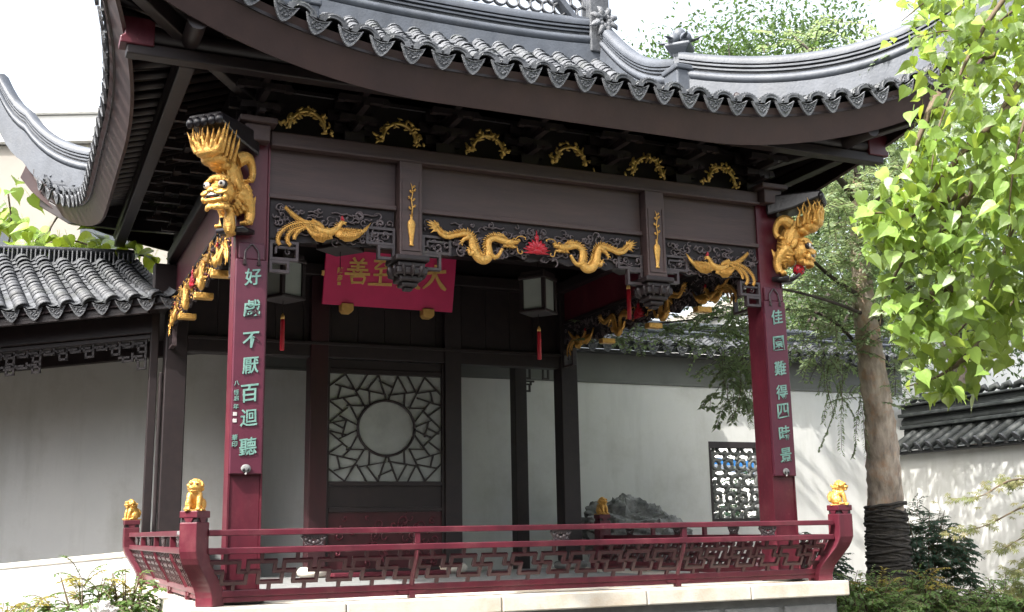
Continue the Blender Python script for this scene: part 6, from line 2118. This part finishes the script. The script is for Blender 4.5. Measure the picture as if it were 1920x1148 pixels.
# drooping strands
for (px, py, d, n) in ((1545, 700, TD, 34), (1590, 720, TD + 0.1, 44), (1380, 740, TD - 0.4, 26), (1560, 740, TD + 0.2, 24), (1600, 780, TD, 30), (1350, 700, TD - 0.4, 24), (1400, 720, TD - 0.2, 24), (1520, 660, TD, 30)):
    for q in range(2):
        sprig(lm, tw, at(px + rr.uniform(-18, 18), py - 40, d), V((rr.uniform(-.25, .25), rr.uniform(-.25, .25), -1)), n * 0.026, n, 0.06, 0.024, 0.5, rr)
for cx_, cy_, cz_, sx_, sy_, sz_, n_ in ((8.7, 1.5, 5.3, 1.0, 1.25, 0.75, 250), (8.3, 4.4, 5.3, 1.0, 0.8, 0.6, 120), (9.4, 3.2, 5.0, 0.7, 1.0, 0.6, 120), (9.6, 0.2, 4.6, 0.8, 0.8, 0.6, 110)):
  for i in range(n_):
    d = V((rr.gauss(0, 1), rr.gauss(0, 1), rr.gauss(0, 0.7)))
    p = V((cx_, cy_, cz_)) + V((d.x * sx_, d.y * sy_, d.z * sz_))
    sprig(lm, tw, p, V((rr.uniform(-1, 1), rr.uniform(-1, 1), rr.uniform(-0.2, 0.6))), 0.6, 13, 0.10, 0.05, 1.5, rr)
tag(lm.obj('crown', 'small', CT), kind='stuff')
tag(tw.obj('twigs', 'twig', CT), kind='stuff')

# ------------------------------------------------------------------ trees behind the roof and walls
def far_tree(x, y, h, r, seed, label, m='far', n=9000, ls=0.17, gaps=0.0, name='background_tree'):
    rr = random.Random(seed)
    t = thing(name, (x, y, G), label, 'tree', 'trees behind the pavilion')
    top = V((x, y, G + h))
    pts = bez([V((x, y, G)), V((x + 0.2, y, G + h * 0.3)), V((x - 0.1, y + 0.2, G + h * 0.6)), top - V((0, 0, r * 0.4))], 4)
    MB().tube(pts, lerpl([0.3, 0.2, 0.07], len(pts)), 10).obj('trunk', 'darkbark', t, smooth=True)
    cl = []
    for i in range(26):
        d = V((rr.gauss(0, 1), rr.gauss(0, 1), rr.gauss(0, 0.8)))
        d.normalize()
        c = V((x, y, G + h - r * 0.75)) + V((d.x * r, d.y * r, d.z * r * 0.75)) * rr.uniform(0.35, 1.0)
        cl.append((c, r * rr.uniform(0.2, 0.38)))
        j = pts[rr.randrange(len(pts) // 2, len(pts))]
        MB().tube(bez([j, (j + c) / 2 + V((0, 0, 0.2)), c], 3), lerpl([0.07, 0.03, 0.012], 7), 6).obj('limb', 'darkbark', t, smooth=True)
    lm = MB()
    for i in range(n):
        c, q = cl[rr.randrange(len(cl))]
        d = V((rr.gauss(0, 1), rr.gauss(0, 1), rr.gauss(0, 1)))
        p = c + d * q * 0.55
        leaflet(lm, p, V((rr.uniform(-1, 1), rr.uniform(-1, 1), rr.uniform(-1, 0.3))), V((rr.uniform(-1, 1), rr.uniform(-1, 1), 1)), ls * rr.uniform(0.6, 1.3), ls * 0.5 * rr.uniform(0.7, 1.2))
    tag(lm.obj('crown', m, t), kind='stuff')
    return t
far_tree(13.6, 11.5, 13.4, 3.0, 5, 'tall airy tree whose crown shows above the right part of the roof ridge', n=17000, ls=0.14)
far_tree(18.0, 13.0, 12.5, 3.4, 6, 'dense tree behind the upturned right roof corner', n=14000, ls=0.16)
far_tree(16.5, 8.5, 9.0, 2.9, 8, 'leafy tree beyond the right wall coping', n=9000, ls=0.14)
far_tree(13.2, 8.6, 7.0, 2.2, 9, 'lower tree just behind the back wall beyond the right column', n=8000, ls=0.12)
far_tree(19.5, 5.0, 8.5, 3.2, 12, 'tree standing behind the right garden wall at the frame edge', n=7000, ls=0.17)

# broad-leaved climber behind the left gallery roof
CL = thing('climbing_vine', (-1.6, 7.7, G), 'sunlit broad-leaved vine climbing behind the left gallery roof', 'vine')
rr = random.Random(55)
vl = MB()
cnt = 0
for (px, py, d, num, sx, sy) in ((20, 350, 14.0, 5, 25, 20), (15, 420, 14.0, 14, 40, 30), (70, 460, 13.9, 26, 60, 22), (150, 455, 13.9, 20, 50, 20), (215, 470, 13.8, 16, 40, 14), (260, 482, 13.8, 8, 30, 10), (160, 285, 14.6, 3, 12, 6), (30, 400, 14.2, 10, 40, 40)):
    for k in range(num):
        p = at(px + rr.gauss(0, sx * 0.7), py + rr.gauss(0, sy * 0.7), d + rr.uniform(-0.2, 0.3))
        tip = V((rr.uniform(-0.8, 0.8), rr.uniform(-0.6, 0.2), -0.7 + rr.uniform(-0.3, 0.6)))
        nrm = V((rr.uniform(-0.6, 0.4), -0.6 + rr.uniform(-0.4, 0.4), 0.8))
        put('leaf', rr.choice(LEAFN + LEAFA[:2]), CL, mw=Matrix.Translation(p) @ rot_to(tip, nrm).to_4x4() @ Matrix.Scale(rr.uniform(0.16, 0.27), 4))
for pl_ in ([(-10, 520, 14.2), (20, 440, 14.1), (15, 360, 14.0)], [(30, 500, 14.0), (110, 450, 13.9), (200, 470, 13.9), (270, 480, 13.8)], [(100, 520, 14), (90, 440, 14.0), (130, 380, 14.2)]):
    pts = bez([at(*q) for q in pl_], 5)
    MB().tube(pts, 0.012, 6).obj('stem', 'twig', CL, smooth=True)
st = [V((-1.6, 7.7, G)), V((-1.7, 7.7, 1.5)), V((-1.6, 7.4, 3.5)), at(60, 480, 14.0)]
MB().tube(bez(st, 4), 0.02, 6).obj('stem', 'twig', CL, smooth=True)

# ------------------------------------------------------------------ shrubs
def shrub(c, w, h, n, m, seed, label, ls=0.055, name='shrub', m2=None, num=10):
    rr = random.Random(seed)
    c = V(c)
    t = thing(name, c, label, 'shrub')
    lm, tw, l2 = MB(), MB(), MB()
    for i in range(int(n * 2.6)):
        a = rr.uniform(0, 2 * PI)
        r = math.sqrt(rr.random())
        p = c + V((w * r * math.cos(a), w * 0.7 * r * math.sin(a), h * rr.uniform(0.15, 1.0) * (1 - 0.45 * r)))
        d = V((math.cos(a) * 0.9 * r + rr.uniform(-.5, .5), math.sin(a) * 0.9 * r + rr.uniform(-.5, .5), rr.uniform(0.1, 1.0)))
        top = p.z > c.z + h * 0.62
        sprig(l2 if (m2 and top and rr.random() < 0.4) else lm, tw, p, d, rr.uniform(0.14, 0.26), num, ls, ls * 0.42, 1.3, rr)
    for i in range(7):
        a = i * 0.9
        MB().tube([c + V((0.04 * math.cos(a), 0.04 * math.sin(a), 0)), c + V((w * 0.35 * math.cos(a), w * 0.3 * math.sin(a), h * 0.6)), c + V((w * 0.6 * math.cos(a), w * 0.45 * math.sin(a), h * 0.9))], [0.012, 0.008, 0.003], 5).obj('stem', 'twig', t, smooth=True)
    tag(lm.obj('foliage', m, t), kind='stuff')
    tag(tw.obj('twigs', 'twig', t), kind='stuff')
    if m2:
        tag(l2.obj('young_foliage', m2, t), kind='stuff')
    return t
shrub((-1.02, 1.0, -0.68), 0.36, 0.84, 100, 'shrub', 3, 'green nandina shrub by the left front corner of the stage', m2='shrubnew')
shrub((-0.70, 1.1, -0.68), 0.22, 0.86, 60, 'shrub', 4, 'taller nandina against the left side of the stage platform')
shrub((-1.55, 1.3, -0.66), 0.30, 0.58, 60, 'shrub', 5, 'low shrub with yellowish tips at the far bottom left', m2='shrubnew')
shrub((6.55, 0.6, -0.70), 0.42, 0.58, 110, 'shrub', 6, 'yellow-tipped nandina at the right end of the stage slab', m2='shrubnew')
shrub((7.5, 0.9, -0.68), 0.40, 0.52, 90, 'shrub', 7, 'nandina with bronze young leaves before the roped trunk', m2='shrubnew')
shrub((7.3, 2.6, -0.68), 0.5, 1.05, 170, 'deepgreen', 8, 'dark green bush left of the roped trunk', ls=0.06)
shrub((9.2, 2.6, -0.68), 0.62, 1.35, 300, 'deepgreen', 9, 'tall dark green bush right of the roped trunk', ls=0.065)
shrub((8.4, 0.5, -0.70), 0.5, 0.42, 100, 'shrub', 10, 'low green shrub at the bottom right corner')
shrub((9.6, 0.7, -0.70), 0.6, 0.5, 120, 'shrub', 11, 'low shrub at the right frame edge under the maple')

# Japanese maple reaching in from the right edge
MP = thing('maple_tree', (7.4, -2.2, G), 'young bronze-green maple branch reaching in from the right edge', 'tree')
rr = random.Random(8)
mm, mt = MB(), MB()
def palm(mb, p, size, nrm, tip):
    R = rot_to(tip, nrm)
    for k in range(7):
        a = math.radians(-105 + 35 * k)
        L = size * (1.0 - 0.28 * abs(k - 3) / 3 * 1.6)
        d = V((math.sin(a), math.cos(a), 0))
        s = V((math.cos(a), -math.sin(a), 0))
        vs = [V((0, 0, 0)), d * L * 0.45 + s * L * 0.11, d * L + V((0, 0, -0.12 * L)), d * L * 0.45 - s * L * 0.11]
        mb.add([p + R @ v for v in vs], [(0, 1, 2, 3)])
mb_lines = [[(1990, 900, 9.2), (1900, 900, 9.0), (1840, 930, 8.9), (1790, 935, 8.9)], [(1990, 930, 9.2), (1920, 950, 9.0), (1850, 985, 9.0), (1790, 1000, 8.9)],
            [(1990, 960, 9.2), (1930, 1000, 9.1), (1880, 1030, 9.0)], [(1990, 1040, 9.2), (1930, 1060, 9.1), (1890, 1075, 9.1)], [(1990, 880, 9.3), (1920, 905, 9.2), (1870, 900, 9.2)], [(1990, 1100, 9.2), (1940, 1110, 9.2), (1900, 1100, 9.2)]]
for L_ in mb_lines:
    pts = bez([at(*q) for q in L_], 6)
    MB().tube(pts, lerpl([0.012, 0.007, 0.002], len(pts)), 5).obj('branch', 'twig', MP, smooth=True)
    for k in range(46):
        i = rr.randrange(2, len(pts))
        p = pts[i] + V((rr.gauss(0, 0.05), rr.gauss(0, 0.06), rr.gauss(-0.005, 0.028)))
        palm(mm, p, rr.uniform(0.05, 0.075), V((rr.uniform(-.4, .2), rr.uniform(-.7, 0), 1)), V((-0.8 + rr.uniform(-.3, .5), rr.uniform(-.5, .3), -0.35 + rr.uniform(-.3, .3))))
tag(mm.obj('foliage', 'maple', MP), kind='stuff')
tp = bez([V((7.4, -2.2, G)), V((7.3, -2.1, -0.3)), V((7.1, -2.0, 0.4)), at(1990, 900, 9.2)], 4)
MB().tube(tp, lerpl([0.04, 0.03, 0.014], len(tp)), 8).obj('trunk', 'darkbark', MP, smooth=True)
for q in ((1990, 930, 9.2), (1990, 960, 9.2), (1990, 1040, 9.2), (1990, 880, 9.3), (1990, 1100, 9.2)):
    e = at(*q)
    j = min(tp, key=lambda v: (v - e).length)
    MB().tube(bez([j, (j + e) / 2, e], 3), 0.012, 6).obj('limb', 'twig', MP, smooth=True)

shrub((9.9, 7.7, G), 1.2, 2.75, 420, 'deepgreen', 21, 'dark bush seen through the pierced window in the back wall', ls=0.09, num=10)

# ------------------------------------------------------------------ unseen halls added behind and left of the viewer to block sky light
def hall(name, x0, x1, y0, y1, he, hr, along, label, bays):
    t = thing(name, ((x0 + x1) / 2, (y0 + y1) / 2, G), label, 'building')
    MB().bb(x0, x1, y0, y1, G, G + he).obj('wall', 'wood', t)
    o = 0.9
    if along == 'x':
        ym = (y0 + y1) / 2
        pr = [(y0 - o, G + he - 0.1), (y1 + o, G + he - 0.1), (y1 + o, G + he + 0.1), (ym, G + hr), (y0 - o, G + he + 0.1)]
        MB().prism(pr, (x0 - o, 0, 0), Y1, Z1, X1, x1 - x0 + 2 * o).obj('roof', 'tile', t)
        for i in range(bays):
            x = x0 + (i + 0.5) * (x1 - x0) / bays
            w_ = (x1 - x0) / bays
            MB().bb(x - w_ * 0.36, x + w_ * 0.36, y1, y1 + 0.06, G + 0.3, G + he * 0.75).obj('door_panel', 'darkred', t)
            MB().bb(x - w_ * 0.5 - 0.12, x - w_ * 0.5 + 0.12, y1 + 0.55, y1 + 0.79, G, G + he - 0.1).obj('column', 'darkred', t)
    else:
        xm = (x0 + x1) / 2
        pr = [(x0 - o, G + he - 0.1), (x1 + o, G + he - 0.1), (x1 + o, G + he + 0.1), (xm, G + hr), (x0 - o, G + he + 0.1)]
        MB().prism(pr, (0, y0 - o, 0), X1, Z1, Y1, y1 - y0 + 2 * o).obj('roof', 'tile', t)
        for i in range(bays):
            y = y0 + (i + 0.5) * (y1 - y0) / bays
            w_ = (y1 - y0) / bays
            MB().bb(x1, x1 + 0.06, y - w_ * 0.36, y + w_ * 0.36, G + 0.3, G + he * 0.75).obj('door_panel', 'darkred', t)
            MB().bb(x1 + 0.55, x1 + 0.79, y - w_ * 0.5 - 0.12, y - w_ * 0.5 + 0.12, G, G + he - 0.1).obj('column', 'darkred', t)
    return t
hall('sky_block_hall', -14, 16, -21, -14.5, 5.6, 9.0, 'x', 'unseen plain hall added behind the viewer to block low sky light', 9)
hall('sky_block_side_hall', -14.5, -8.2, -13, 14, 5.0, 8.0, 'y', 'unseen long hall added on the left to block low sky light', 8)
